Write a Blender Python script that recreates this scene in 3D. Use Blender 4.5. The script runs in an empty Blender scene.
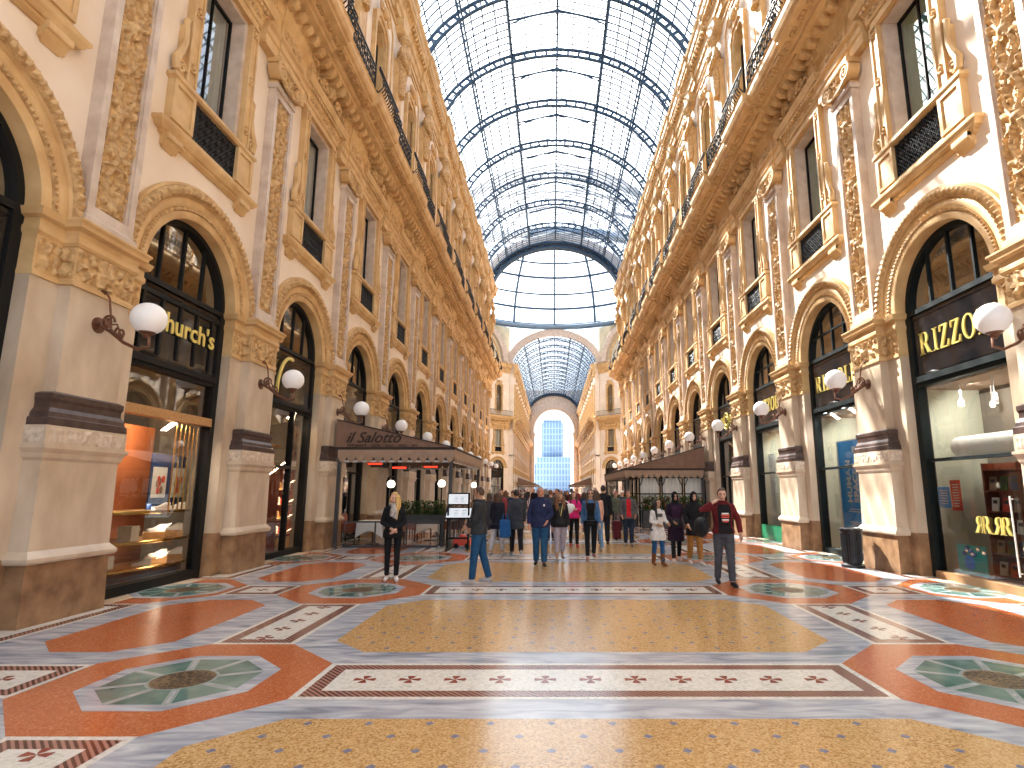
import bpy, bmesh, math, random
from math import sin, cos, pi, sqrt, atan2, radians
from mathutils import Vector, Matrix, noise
random.seed(7)
SC = bpy.context.scene
COL = SC.collection

# ------------------------------------------------------------------ materials
def nt(name):
    m = bpy.data.materials.new(name); m.use_nodes = True
    n = m.node_tree.nodes; l = m.node_tree.links
    return m, n, l, n['Principled BSDF']

def mat(name, c, c2=None, rough=.6, scale=6., bump=0., bscale=None, metal=0., spec=.5, detail=4., stretch=None, coat=0.):
    """noise-varied surface: c and c2 mixed by noise, optional bump"""
    m, n, l, b = nt(name)
    b.inputs['Roughness'].default_value = rough
    b.inputs['Metallic'].default_value = metal
    b.inputs['Specular IOR Level'].default_value = spec
    b.inputs['Coat Weight'].default_value = coat
    b.inputs['Base Color'].default_value = (*c, 1)
    if c2 is not None or bump:
        tc = n.new('ShaderNodeTexCoord'); mp = n.new('ShaderNodeMapping')
        l.new(tc.outputs['Object'], mp.inputs['Vector'])
        if stretch: mp.inputs['Scale'].default_value = stretch
    if c2 is not None:
        t = n.new('ShaderNodeTexNoise'); t.inputs['Scale'].default_value = scale; t.inputs['Detail'].default_value = detail
        l.new(mp.outputs['Vector'], t.inputs['Vector'])
        r = n.new('ShaderNodeValToRGB'); r.color_ramp.elements[0].position = .35; r.color_ramp.elements[1].position = .68
        r.color_ramp.elements[0].color = (*c, 1); r.color_ramp.elements[1].color = (*c2, 1)
        l.new(t.outputs['Fac'], r.inputs['Fac']); l.new(r.outputs['Color'], b.inputs['Base Color'])
    if bump:
        t2 = n.new('ShaderNodeTexNoise'); t2.inputs['Scale'].default_value = bscale or scale * 4; t2.inputs['Detail'].default_value = 5
        l.new(mp.outputs['Vector'], t2.inputs['Vector'])
        bp = n.new('ShaderNodeBump'); bp.inputs['Strength'].default_value = bump; bp.inputs['Distance'].default_value = .02
        l.new(t2.outputs['Fac'], bp.inputs['Height']); l.new(bp.outputs['Normal'], b.inputs['Normal'])
    return m

def mosaic(name, cols, scale, rough=.2, grout=None):
    """small stone tesserae: voronoi cells, each cell its own tone"""
    m, n, l, b = nt(name)
    b.inputs['Roughness'].default_value = rough
    tc = n.new('ShaderNodeTexCoord')
    v = n.new('ShaderNodeTexVoronoi'); v.inputs['Scale'].default_value = scale
    l.new(tc.outputs['Object'], v.inputs['Vector'])
    sp = n.new('ShaderNodeSeparateColor'); l.new(v.outputs['Color'], sp.inputs['Color'])
    ns = n.new('ShaderNodeTexNoise'); ns.inputs['Scale'].default_value = 2.2; ns.inputs['Detail'].default_value = 3
    l.new(tc.outputs['Object'], ns.inputs['Vector'])
    ad = n.new('ShaderNodeMath'); ad.operation = 'MULTIPLY_ADD'; ad.inputs[1].default_value = .75
    l.new(sp.outputs[0], ad.inputs[0])
    ml = n.new('ShaderNodeMath'); ml.operation = 'MULTIPLY'; ml.inputs[1].default_value = .25
    l.new(ns.outputs['Fac'], ml.inputs[0]); l.new(ml.outputs[0], ad.inputs[2])
    r = n.new('ShaderNodeValToRGB'); el = r.color_ramp.elements
    el[0].color = (*cols[0], 1); el[1].color = (*cols[-1], 1); el[0].position = .15; el[1].position = .85
    for i, c in enumerate(cols[1:-1]):
        e = el.new(.15 + .7 * (i + 1) / (len(cols) - 1)); e.color = (*c, 1)
    l.new(ad.outputs[0], r.inputs['Fac']); l.new(r.outputs['Color'], b.inputs['Base Color'])
    return m

def marble(name, c, c2, vein, scale=1.5, rough=.18, rot=.6):
    m, n, l, b = nt(name); b.inputs['Roughness'].default_value = rough
    tc = n.new('ShaderNodeTexCoord'); mp = n.new('ShaderNodeMapping'); mp.inputs['Rotation'].default_value = (0, 0, rot)
    mp.inputs['Scale'].default_value = (1, 4.5, 1)
    l.new(tc.outputs['Object'], mp.inputs['Vector'])
    t = n.new('ShaderNodeTexNoise'); t.inputs['Scale'].default_value = scale; t.inputs['Detail'].default_value = 8; t.inputs['Distortion'].default_value = 1.2
    l.new(mp.outputs['Vector'], t.inputs['Vector'])
    r = n.new('ShaderNodeValToRGB'); el = r.color_ramp.elements
    el[0].position = .3; el[0].color = (*vein, 1); el[1].position = .7; el[1].color = (*c2, 1)
    e = el.new(.47); e.color = (*c, 1)
    l.new(t.outputs['Fac'], r.inputs['Fac']); l.new(r.outputs['Color'], b.inputs['Base Color'])
    return m

def glass_mat(name, tint, gloss=.3, rough=.02, refl=(1, 1, 1)):
    """window pane: partly clear, partly mirror-like"""
    m, n, l, b = nt(name); n.remove(b)
    o = n['Material Output']
    t = n.new('ShaderNodeBsdfTransparent'); t.inputs['Color'].default_value = (*tint, 1)
    g = n.new('ShaderNodeBsdfGlossy'); g.inputs['Color'].default_value = (*refl, 1); g.inputs['Roughness'].default_value = rough
    fr = n.new('ShaderNodeFresnel'); fr.inputs['IOR'].default_value = 1.5
    ad = n.new('ShaderNodeMath'); ad.operation = 'ADD'; ad.use_clamp = True; ad.inputs[1].default_value = gloss
    l.new(fr.outputs[0], ad.inputs[0])
    mx = n.new('ShaderNodeMixShader'); l.new(ad.outputs[0], mx.inputs[0]); l.new(t.outputs[0], mx.inputs[1]); l.new(g.outputs[0], mx.inputs[2])
    l.new(mx.outputs[0], o.inputs['Surface'])
    return m

def roof_glass(name, tint, trans, diff):
    """old roof glass: mostly clear, slightly milky (scatters daylight)"""
    m, n, l, b = nt(name); n.remove(b); o = n['Material Output']
    t = n.new('ShaderNodeBsdfTransparent'); t.inputs['Color'].default_value = (*tint, 1)
    d = n.new('ShaderNodeBsdfTranslucent'); d.inputs['Color'].default_value = (*trans, 1)
    mx = n.new('ShaderNodeMixShader'); mx.inputs[0].default_value = diff
    l.new(t.outputs[0], mx.inputs[1]); l.new(d.outputs[0], mx.inputs[2]); l.new(mx.outputs[0], o.inputs['Surface'])
    return m

def glow(name, c, s):
    m, n, l, b = nt(name); b.inputs['Base Color'].default_value = (*c, 1)
    b.inputs['Emission Color'].default_value = (*c, 1); b.inputs['Emission Strength'].default_value = s
    b.inputs['Roughness'].default_value = .35
    return m

M = {}
M['cream'] = mat('cream_plaster', (.78, .64, .50), (.86, .75, .63), .75, .8, .08, 30)
M['gold'] = mat('ochre_stone', (.55, .335, .14), (.70, .475, .225), .6, 2.5, .25, 40)
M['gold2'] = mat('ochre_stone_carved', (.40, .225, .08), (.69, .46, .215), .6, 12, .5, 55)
M['pale'] = mat('pink_grey_marble', (.50, .39, .31), (.66, .55, .46), .4, 3, .04)
M['marble'] = mat('cream_marble', (.47, .355, .245), (.68, .565, .43), .3, 1.9, .03, stretch=(1, 1, .45), detail=7.)
M['granite'] = mat('brown_granite', (.19, .10, .05), (.36, .215, .115), .35, 3.5, .05, 60)
M['darkstone'] = mat('dark_porphyry', (.045, .026, .022), (.085, .052, .044), .35, 8)
M['frieze'] = mat('carved_frieze_stone', (.55, .43, .32), (.72, .62, .50), .5, 14, .4, 60)
M['black'] = mat('black_frame', (.010, .010, .010), None, .5, spec=.2)
M['teal'] = mat('dark_teal_frame', (.006, .011, .012), None, .5, spec=.22)
M['iron'] = mat('wrought_iron', (.014, .015, .018), None, .45, metal=.3)
M['bronze'] = mat('brown_bronze', (.16, .07, .04), (.22, .11, .07), .4, 20, metal=.6)
M['brass'] = mat('polished_brass', (.85, .58, .18), None, .25, metal=1.)
M['goldleaf'] = mat('gold_letter', (.86, .70, .20), None, .35, metal=.25)
M['steel'] = mat('blue_grey_iron', (.022, .055, .105), (.04, .085, .15), .55, 3, spec=.3)
M['steel_light'] = mat('pale_blue_iron', (.16, .26, .38), None, .5)
M['roofglass'] = roof_glass('roof_glass', (.90, .95, 1.), (.95, .97, 1.), .14)
M['pane'] = glass_mat('window_pane', (.85, .9, .88), .24)
M['shopglass'] = glass_mat('shop_glass', (.93, .95, .94), .07)
M['darkglass'] = glass_mat('dark_glass', (.35, .38, .38), .22)
M['green'] = mat('green_blind', (.20, .52, .26), (.30, .66, .36), .8, 3, stretch=(12, 12, .5))
M['whiteblind'] = mat('pale_blind', (.62, .66, .66), (.75, .77, .76), .8, 3, stretch=(12, 12, .5))
M['room'] = mat('room_plaster', (.20, .17, .14), (.26, .22, .18), .8, 1.5)
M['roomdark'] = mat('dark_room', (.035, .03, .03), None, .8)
M['roompale'] = mat('pale_green_wall', (.66, .68, .54), (.72, .73, .60), .7, 1.)
M['globe'] = glow('white_globe_glass', (.86, .84, .82), .10)
M['globelit'] = glow('lit_globe', (1., .88, .66), 3.)
M['spot'] = glow('spot_lamp', (1., .86, .62), 25.)
M['heater'] = glow('heater_glow', (1., .05, .02), 2.)
M['white'] = mat('white_paint', (.80, .79, .77), None, .5)
M['paper'] = mat('white_paper', (.82, .82, .80), None, .6)
M['redwood'] = mat('red_mahogany', (.17, .035, .018), (.26, .06, .03), .3, 3, stretch=(8, 8, .6))
M['orangewall'] = mat('orange_leather', (.27, .07, .022), (.36, .10, .03), .5, 2)
M['wood'] = mat('honey_wood', (.42, .22, .08), (.55, .31, .13), .4, 3, stretch=(.5, 8, 8))
M['canvas'] = mat('brown_canvas', (.21, .125, .085), (.25, .15, .105), .85, 5, .06, 120)
M['canvas_light'] = mat('tan_canvas', (.34, .235, .165), (.40, .28, .20), .85, 5, .06, 120)
M['canvas_dark'] = mat('dark_trim_canvas', (.035, .022, .018), None, .8)
M['leaf'] = mat('plant_leaf', (.03, .085, .018), (.07, .15, .03), .55, 20)
M['redflower'] = mat('red_flower', (.55, .03, .02), (.65, .10, .04), .6, 20)
M['blueposter'] = mat('blue_poster', (.03, .36, .90), None, .35)
M['navy'] = mat('navy_print', (.02, .05, .16), None, .4)
M['redprint'] = mat('red_print', (.70, .07, .035), None, .4)
M['tealposter'] = mat('teal_poster', (.02, .50, .52), None, .35)
M['shade'] = mat('charcoal_panel', (.045, .045, .05), (.06, .06, .065), .6, 4)
M['binmetal'] = mat('bin_metal', (.02, .021, .023), (.035, .036, .04), .4, 9, metal=.4)
# floor
M['f_blue'] = marble('blue_grey_marble', (.39, .415, .47), (.60, .62, .66), (.22, .25, .31))
M['f_yellow'] = mosaic('yellow_mosaic', [(.36, .19, .065), (.56, .33, .125), (.66, .45, .22), (.47, .26, .085)], 72, .18)
M['f_orange'] = mosaic('orange_mosaic', [(.40, .095, .03), (.52, .15, .05), (.46, .115, .04), (.60, .22, .10)], 72, .18)
M['f_white'] = mosaic('white_mosaic', [(.58, .56, .50), (.78, .76, .70), (.70, .68, .62)], 40)
M['f_cross'] = mosaic('oxblood_mosaic', [(.20, .035, .025), (.30, .07, .05)], 40)
M['f_dot'] = mosaic('slate_mosaic', [(.15, .155, .23), (.24, .235, .31)], 40)
M['f_teal'] = mat('green_glass_block', (.07, .15, .13), (.20, .31, .27), .1, 2.6)
M['f_line'] = mat('grey_inlay', (.34, .40, .36), None, .2)
def hatch():
    m, n, l, b = nt('brown_hatch_mosaic'); b.inputs['Roughness'].default_value = .16
    tc = n.new('ShaderNodeTexCoord'); w = n.new('ShaderNodeTexWave'); w.bands_direction = 'DIAGONAL'
    w.inputs['Scale'].default_value = 11; w.inputs['Distortion'].default_value = .6; w.inputs['Detail Scale'].default_value = 14
    l.new(tc.outputs['Object'], w.inputs['Vector'])
    r = n.new('ShaderNodeValToRGB'); el = r.color_ramp.elements
    el[0].position = .38; el[0].color = (.085, .022, .02, 1); el[1].position = .60; el[1].color = (.38, .20, .16, 1)
    l.new(w.outputs['Fac'], r.inputs['Fac']); l.new(r.outputs['Color'], b.inputs['Base Color'])
    return m
M['f_hatch'] = hatch()
def grate():
    m, n, l, b = nt('pierced_iron_grate'); b.inputs['Roughness'].default_value = .35
    tc = n.new('ShaderNodeTexCoord'); v = n.new('ShaderNodeTexVoronoi'); v.feature = 'DISTANCE_TO_EDGE'; v.inputs['Scale'].default_value = 17
    l.new(tc.outputs['Object'], v.inputs['Vector'])
    r = n.new('ShaderNodeValToRGB'); el = r.color_ramp.elements
    el[0].position = .06; el[0].color = (.24, .16, .085, 1); el[1].position = .10; el[1].color = (.012, .01, .01, 1)
    l.new(v.outputs['Distance'], r.inputs['Fac']); l.new(r.outputs['Color'], b.inputs['Base Color'])
    return m
M['f_grate'] = grate()
def tower_mat():
    m, n, l, b = nt('pale_blue_curtain_wall'); b.inputs['Roughness'].default_value = .35
    tc = n.new('ShaderNodeTexCoord'); br = n.new('ShaderNodeTexBrick'); br.offset = 0
    mp = n.new('ShaderNodeMapping'); mp.inputs['Rotation'].default_value = (radians(90), 0, 0)
    l.new(tc.outputs['Object'], mp.inputs['Vector']); l.new(mp.outputs['Vector'], br.inputs['Vector'])
    br.inputs['Scale'].default_value = 1; br.inputs['Brick Width'].default_value = 1.6; br.inputs['Row Height'].default_value = 3.1
    br.inputs['Mortar Size'].default_value = .32
    br.inputs['Color1'].default_value = (.13, .24, .42, 1); br.inputs['Color2'].default_value = (.17, .29, .47, 1); br.inputs['Mortar'].default_value = (.32, .43, .57, 1)
    l.new(br.outputs['Color'], b.inputs['Base Color'])
    return m
M['tower'] = tower_mat()
_cl = {}
def cloth(c, rough=.85):
    k = tuple(round(x, 3) for x in c)
    if k not in _cl:
        _cl[k] = mat('cloth_%d' % len(_cl), tuple(x * .85 for x in c), tuple(min(1, x * 1.15 + .002) for x in c), rough, 14, .1, 60, spec=.18)
    return _cl[k]

# ------------------------------------------------------------------ mesh building
class MB:
    def __init__(s): s.v = []; s.f = []; s.mi = []; s.sm = []
    def add(s, vs, fs, mi=0, sm=False):
        o = len(s.v); s.v += [tuple(p) for p in vs]
        for f in fs: s.f.append(tuple(i + o for i in f)); s.mi.append(mi); s.sm.append(sm)
        return s
    def box(s, x0, x1, y0, y1, z0, z1, mi=0):
        v = [(x0, y0, z0), (x1, y0, z0), (x1, y1, z0), (x0, y1, z0), (x0, y0, z1), (x1, y0, z1), (x1, y1, z1), (x0, y1, z1)]
        return s.add(v, [(0, 3, 2, 1), (4, 5, 6, 7), (0, 1, 5, 4), (1, 2, 6, 5), (2, 3, 7, 6), (3, 0, 4, 7)], mi)
    def stack(s, lv, mi=0, cy=0, back=0., cap=True):
        """levels (z, depth, halfwidth): rectangles on the wall lofted upward"""
        v = []; f = []
        for z, d, h in lv: v += [(back, cy - h, z), (d, cy - h, z), (d, cy + h, z), (back, cy + h, z)]
        for i in range(len(lv) - 1):
            a = 4 * i; b = a + 4
            for k in range(4): f.append((a + k, a + (k + 1) % 4, b + (k + 1) % 4, b + k))
        if cap: f.append((3, 2, 1, 0)); e = 4 * (len(lv) - 1); f.append((e, e + 1, e + 2, e + 3))
        return s.add(v, f, mi)
    def ext(s, prof, y0, y1, mi=0, cap=True):
        """profile of (x, z), anticlockwise seen from -y, pulled along y"""
        n = len(prof); v = [(x, y0, z) for x, z in prof] + [(x, y1, z) for x, z in prof]
        f = [(i, (i + 1) % n, n + (i + 1) % n, n + i) for i in range(n)]
        if cap: f += [tuple(range(n - 1, -1, -1)), tuple(range(n, 2 * n))]
        return s.add(v, f, mi)
    def prism(s, pts, x0, x1, mi=0):
        """polygon of (y, z) pulled along x"""
        n = len(pts); v = [(x0, y, z) for y, z in pts] + [(x1, y, z) for y, z in pts]
        f = [(i, (i + 1) % n, n + (i + 1) % n, n + i) for i in range(n)] + [tuple(range(n - 1, -1, -1)), tuple(range(n, 2 * n))]
        return s.add(v, f, mi)
    def arc(s, prof, cz, a0=0., a1=pi, n=48, mi=0, cy=0, mod=None, sm=True):
        """closed profile of (radius, x) swept round an arc in the yz plane"""
        m = len(prof); v = []; f = []
        for i in range(n + 1):
            a = a0 + (a1 - a0) * i / n
            for j, (r, x) in enumerate(prof):
                dr, dx = mod(i, j) if mod else (0, 0)
                v.append((x + dx, cy + (r + dr) * cos(a), cz + (r + dr) * sin(a)))
        for i in range(n):
            for j in range(m): f.append((i * m + j, i * m + (j + 1) % m, (i + 1) * m + (j + 1) % m, (i + 1) * m + j))
        f += [tuple(range(m - 1, -1, -1)), tuple(n * m + j for j in range(m))]
        return s.add(v, f, mi, sm)
    def tube(s, pts, r, n=6, mi=0, closed=False, sm=True):
        pts = [Vector(p) for p in pts]; k = len(pts); v = []; f = []
        rr = r if isinstance(r, (list, tuple)) else [r] * k
        up = None
        for i, p in enumerate(pts):
            a = pts[(i - 1) % k] if (closed or i > 0) else p
            b = pts[(i + 1) % k] if (closed or i < k - 1) else p
            t = (b - a)
            if t.length < 1e-9: t = Vector((0, 0, 1))
            t.normalize()
            if up is None:
                up = Vector((0, 0, 1)) if abs(t.z) < .9 else Vector((1, 0, 0))
            u = (up - t * up.dot(t))
            if u.length < 1e-4: u = t.orthogonal()
            u.normalize(); w = t.cross(u); up = u
            for j in range(n):
                a_ = 2 * pi * j / n; v.append(p + (u * cos(a_) + w * sin(a_)) * rr[i])
        for i in range(k if closed else k - 1):
            for j in range(n):
                f.append((i * n + j, i * n + (j + 1) % n, ((i + 1) % k) * n + (j + 1) % n, ((i + 1) % k) * n + j))
        if not closed: f += [tuple(range(n - 1, -1, -1)), tuple((k - 1) * n + j for j in range(n))]
        return s.add(v, f, mi, sm)
    def lathe(s, prof, c=(0, 0, 0), n=20, mi=0, sm=True, sx=1., sy=1.):
        v = []; f = []; m = len(prof)
        for r, z in prof:
            for j in range(n): a = 2 * pi * j / n; v.append((c[0] + r * cos(a) * sx, c[1] + r * sin(a) * sy, c[2] + z))
        for i in range(m - 1):
            for j in range(n): f.append((i * n + j, i * n + (j + 1) % n, (i + 1) * n + (j + 1) % n, (i + 1) * n + j))
        f += [tuple(range(n - 1, -1, -1)), tuple((m - 1) * n + j for j in range(n))]
        return s.add(v, f, mi, sm)
    def ball(s, c, r, n=16, m=10, mi=0, sc=(1, 1, 1)):
        pr = [(r * max(sin(pi * i / m), .002), -r * cos(pi * i / m)) for i in range(m + 1)]
        o = len(s.v); s.lathe(pr, (0, 0, 0), n, mi)
        for i in range(o, len(s.v)):
            x, y, z = s.v[i]; s.v[i] = (c[0] + x * sc[0], c[1] + y * sc[1], c[2] + z * sc[2])
        return s
    def relief(s, y0, y1, z0, z1, step, h, d0, mi=0, seed=0., mirror=True, fq=5., axis='x'):
        """carved ornament: a grid pushed out by mirrored, ridged noise"""
        ny = max(4, int(round((y1 - y0) / step))); nz = max(4, int(round((z1 - z0) / step))); v = []; f = []
        yc = (y0 + y1) / 2
        for i in range(nz + 1):
            z = z0 + (z1 - z0) * i / nz
            for j in range(ny + 1):
                y = y0 + (y1 - y0) * j / ny
                q = abs(y - yc) if mirror else y
                a = noise.noise(Vector((q * fq, z * fq, seed)))
                b = noise.noise(Vector((q * fq * 2.1 + 7, z * fq * 2.1, seed + 3)))
                ph = z * fq * .62 + seed; vine = .14 * (1 + .35 * a) * abs(sin(ph)) if mirror else .5 * (y1 - y0) * abs(sin(ph))
                r_ = abs(q - vine); g = max(0., 1 - r_ * 22)                                  # running stem
                sw = sin(13 * math.hypot(q - .12, (z * fq * .62 + seed) % pi / fq - .22) * fq * .5 + 2.2 * atan2(q - .12, .4))
                g = max(g, (max(0., sw) ** .6) * (.45 + .9 * max(0., b + .15)) * (1 if b > -.22 else .12))     # curling leaves
                if mirror: g = max(g, max(0., cos(ph * 1.0)) ** 10 * max(0., 1 - (q * 7.5) ** 2) * 1.25)     # central bosses
                g = min(1.3, g)
                if i in (0, nz) or j in (0, ny): g = 0
                v.append((d0 + h * g, y, z))
        w = ny + 1
        for i in range(nz):
            for j in range(ny): f.append((i * w + j, i * w + j + 1, (i + 1) * w + j + 1, (i + 1) * w + j))
        return s.add(v, f, mi, True)
    def xform(s, mtx, start=0):
        for i in range(start, len(s.v)): s.v[i] = tuple(mtx @ Vector(s.v[i]))
        return s
    def join(s, o, mtx=None):
        k = len(s.v)
        s.v += [tuple(mtx @ Vector(p)) for p in o.v] if mtx else o.v
        for f, m_, q in zip(o.f, o.mi, o.sm): s.f.append(tuple(i + k for i in f)); s.mi.append(m_); s.sm.append(q)
        return s
    def mesh(s, name, mats, ang=40):
        me = bpy.data.meshes.new(name); me.from_pydata(s.v, [], s.f)
        for m in (mats if isinstance(mats, (list, tuple)) else [mats]): me.materials.append(M[m] if isinstance(m, str) else m)
        me.polygons.foreach_set('material_index', s.mi); me.polygons.foreach_set('use_smooth', s.sm)
        if any(s.sm): me.set_sharp_from_angle(angle=radians(ang))
        me.update()
        return me

def link(name, me, parent=None, label=None):
    o = bpy.data.objects.new(name, me); COL.objects.link(o)
    if parent is not None: o.parent = parent
    if label: o['label'] = label
    return o
def tag(o, label, cat, group=None, kind=None):
    o['label'] = label; o['category'] = cat
    if group: o['group'] = group
    if kind: o['kind'] = kind
    return o
def root(name, label, cat, loc=(0, 0, 0), rz=0., group=None, kind=None):
    o = bpy.data.objects.new(name, None); COL.objects.link(o); o.location = loc; o.rotation_euler = (0, 0, rz)
    o.empty_display_size = .2
    return tag(o, label, cat, group, kind)
def assemble(r, parts):
    """parts: (name, mesh[, label[, [sub-parts]]])"""
    for p in parts:
        o = link(p[0], p[1], r, p[2] if len(p) > 2 else None)
        if len(p) > 3:
            for q in p[3]: link(q[0], q[1], o, q[2] if len(q) > 2 else None)
    return r
def text_mesh(txt, size, depth, mats, shear=0., align='CENTER', space=1., ofs=0.):
    """lettering standing in the xz plane of its own frame, facing -y"""
    cu = bpy.data.curves.new('lettering', 'FONT'); cu.body = txt; cu.size = size; cu.extrude = depth; cu.shear = shear
    cu.align_x = align; cu.space_character = space; cu.offset = ofs; cu.resolution_u = 4
    ob = bpy.data.objects.new('lettering', cu); COL.objects.link(ob)
    dg = bpy.context.evaluated_depsgraph_get(); dg.update()
    me = bpy.data.meshes.new_from_object(ob.evaluated_get(dg)); bpy.data.objects.remove(ob); bpy.data.curves.remove(cu)
    me.materials.clear(); me.materials.append(M[mats] if isinstance(mats, str) else mats)
    return me
def me_xform(me, mtx): me.transform(mtx); me.update(); return me
# text local (x right, y up) -> facade frame: right = +y or -y, up = z, facing +x
TXT = Matrix(((0, 0, 1, 0), (1, 0, 0, 0), (0, 1, 0, 0), (0, 0, 0, 1)))
ORD = ['nearest', 'second', 'third', 'fourth', 'fifth', 'sixth', 'seventh', 'eighth', 'ninth', 'tenth', 'eleventh', 'twelfth', 'thirteenth']
def nth(i): return ORD[i] if i == 0 else ORD[i] + ' nearest'
P = 4.68; Y0 = 8.0; W = 7.15; NP = 12
def SIDE(s): return 'left' if s < 0 else 'right'
def place(s, y): return ((s * W, y, 0), 0. if s < 0 else pi)
# ------------------------------------------------------------------ floor
FX = .08; NX = 3.70; NY0 = 5.5          # pattern axis, medallion offset, first medallion row
def build_floor():
    b = MB(); mats = ['f_blue', 'f_yellow', 'f_orange', 'f_white', 'f_hatch', 'f_cross', 'f_dot', 'marble']
    b.box(-24, 24, -9, 175, -.3, 0, 0)
    def poly(pts, z, mi):
        n = len(pts); b.add([(x, y, z) for x, y in pts], [tuple(range(n))], mi)
    def rect(x0, x1, y0, y1, z, mi): poly([(x0, y0), (x1, y0), (x1, y1), (x0, y1)], z, mi)
    def panel(x0, x1, y0, y1):
        rect(x0, x1, y0, y1, .001, 3); rect(x0 + .06, x1 - .06, y0 + .06, y1 - .06, .002, 4); rect(x0 + .2, x1 - .2, y0 + .2, y1 - .2, .003, 3)
    def cross(cx, cy, along):
        r = .10
        for k in range(4):
            a = k * pi / 2 + pi / 4 * 0 + (0 if along else pi / 2)
            ca, sa = cos(a), sin(a)
            p = [(0, 0), (.4, -.24), (.95, -.40), (1, 0), (.95, .40), (.4, .24)]
            poly([(cx + r * (x * ca - y * sa), cy + r * (x * sa + y * ca)) for x, y in p], .004, 5)
    def cham(x0, x1, y0, y1, c, z, mi):
        poly([(x0 + c, y0), (x1 - c, y0), (x1, y0 + c), (x1, y1 - c), (x1 - c, y1), (x0 + c, y1), (x0, y1 - c), (x0, y0 + c)], z, mi)
    rows = list(range(-3, 34))
    for n in rows:
        y = NY0 + P * n
        arm = y < 60 or y > 100
        # transverse panel with its row of crosses
        panel(FX - 2.53, FX + 2.53, y - .49, y + .49)
        if n < 14:
            for k in range(-5, 6): cross(FX + .41 * k, y, True)
        # big ochre field with slate diamonds
        cham(FX - 2.82, FX + 2.82, y + .89, y + P - .89, .47, .001, 1)
        if n < 8:
            for i in range(14):
                yy = y + 1.04 + .222 * i
                if yy > y + P - .95: continue
                for k in range(-7, 7):
                    xx = FX + .45 * k + (.225 if i % 2 else 0) + .1
                    lim = 2.7 - max(0, .5 - min(yy - y - .89, y + P - .89 - yy))
                    if abs(xx - FX) < lim:
                        poly([(xx - .036, yy), (xx, yy - .036), (xx + .036, yy), (xx, yy + .036)], .002, 6)
        for s in (-1, 1):
            nx = FX + s * NX
            cut = 1.19
            poly([(nx + dx, y + dy) for dx, dy in ((-1.17, -.49), (-.47, -1.2), (.47, -1.2), (1.17, -.49), (1.17, .49), (.47, 1.2), (-.47, 1.2), (-1.17, .49))], .001, 2)
            panel(nx - .46, nx + .46, y + 1.2, y + P - 1.2)
            if n < 12:
                for k in range(-2, 3): cross(nx, y + P / 2 + .43 * k, False)
            a, c = sorted((FX + s * 4.86, FX + s * 5.84)); panel(a, c, y - .46, y + .46)
            if n < 8: cross((a + c) / 2, y, True)
            sx = FX + s * 7.03
            poly([(sx + dx, y + dy) for dx, dy in ((-1.17, -.49), (-.47, -1.2), (.47, -1.2), (1.17, -.49), (1.17, .49), (.47, 1.2), (-.47, 1.2), (-1.17, .49))], .001, 2)
            panel(sx - .46, sx + .46, y + 1.2, y + P - 1.2)
            # red field between the medallion rows
            a, c = sorted((FX + s * 4.64, FX + s * 6.12)); cham(a, c, y + .89, y + P - .89, .42, .001, 2)
    # pale threshold strip along the shop fronts
    for s in (-1, 1):
        a, c = sorted((s * 6.98, s * 7.6)); rect(a, c, -8, 60, .0015, 7)
    me = b.mesh('floor', mats)
    fl = link('floor', me); tag(fl, 'polished arcade floor of mosaic fields framed in blue-grey marble', 'floor', None, 'structure')
    # glass-block medallions: octagon frame, eight segments, iron grate
    mb = MB()
    def octo(r, z, mi): mb.add([(r * cos(pi / 8 + k * pi / 4), r * sin(pi / 8 + k * pi / 4), z) for k in range(8)], [tuple(range(8))], mi)
    q = 1 / cos(pi / 8)
    octo(.745 * q, .002, 0); octo(.61 * q, .003, 1)
    for k in range(8):
        a = pi / 8 + k * pi / 4
        for w, z, mi in ((.035, .004, 2), (.012, .0045, 0)):
            ca, sa = cos(a), sin(a)
            mb.add([(.24 * ca - w * sa, .24 * sa + w * ca, z), (.24 * ca + w * sa, .24 * sa - w * ca, z), (.655 * ca + w * sa, .655 * sa - w * ca, z), (.655 * ca - w * sa, .655 * sa + w * ca, z)], [(0, 1, 2, 3)], mi)
    mb.add([(.29 * cos(2 * pi * k / 24), .29 * sin(2 * pi * k / 24), .005) for k in range(24)], [tuple(range(24))], 2)
    mb.add([(.265 * cos(2 * pi * k / 24), .265 * sin(2 * pi * k / 24), .006) for k in range(24)], [tuple(range(24))], 3)
    mm = mb.mesh('medallion', ['f_blue', 'f_teal', 'f_line', 'f_grate'])
    for n in range(-1, 12):
        for s in (-1, 1):
            for x in (NX, 6.72):
                o = link('medallion', mm, fl, 'green glass octagon medallion with round iron grate'); o.location = (FX + s * x, NY0 + P * n, 0)
build_floor()

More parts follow.
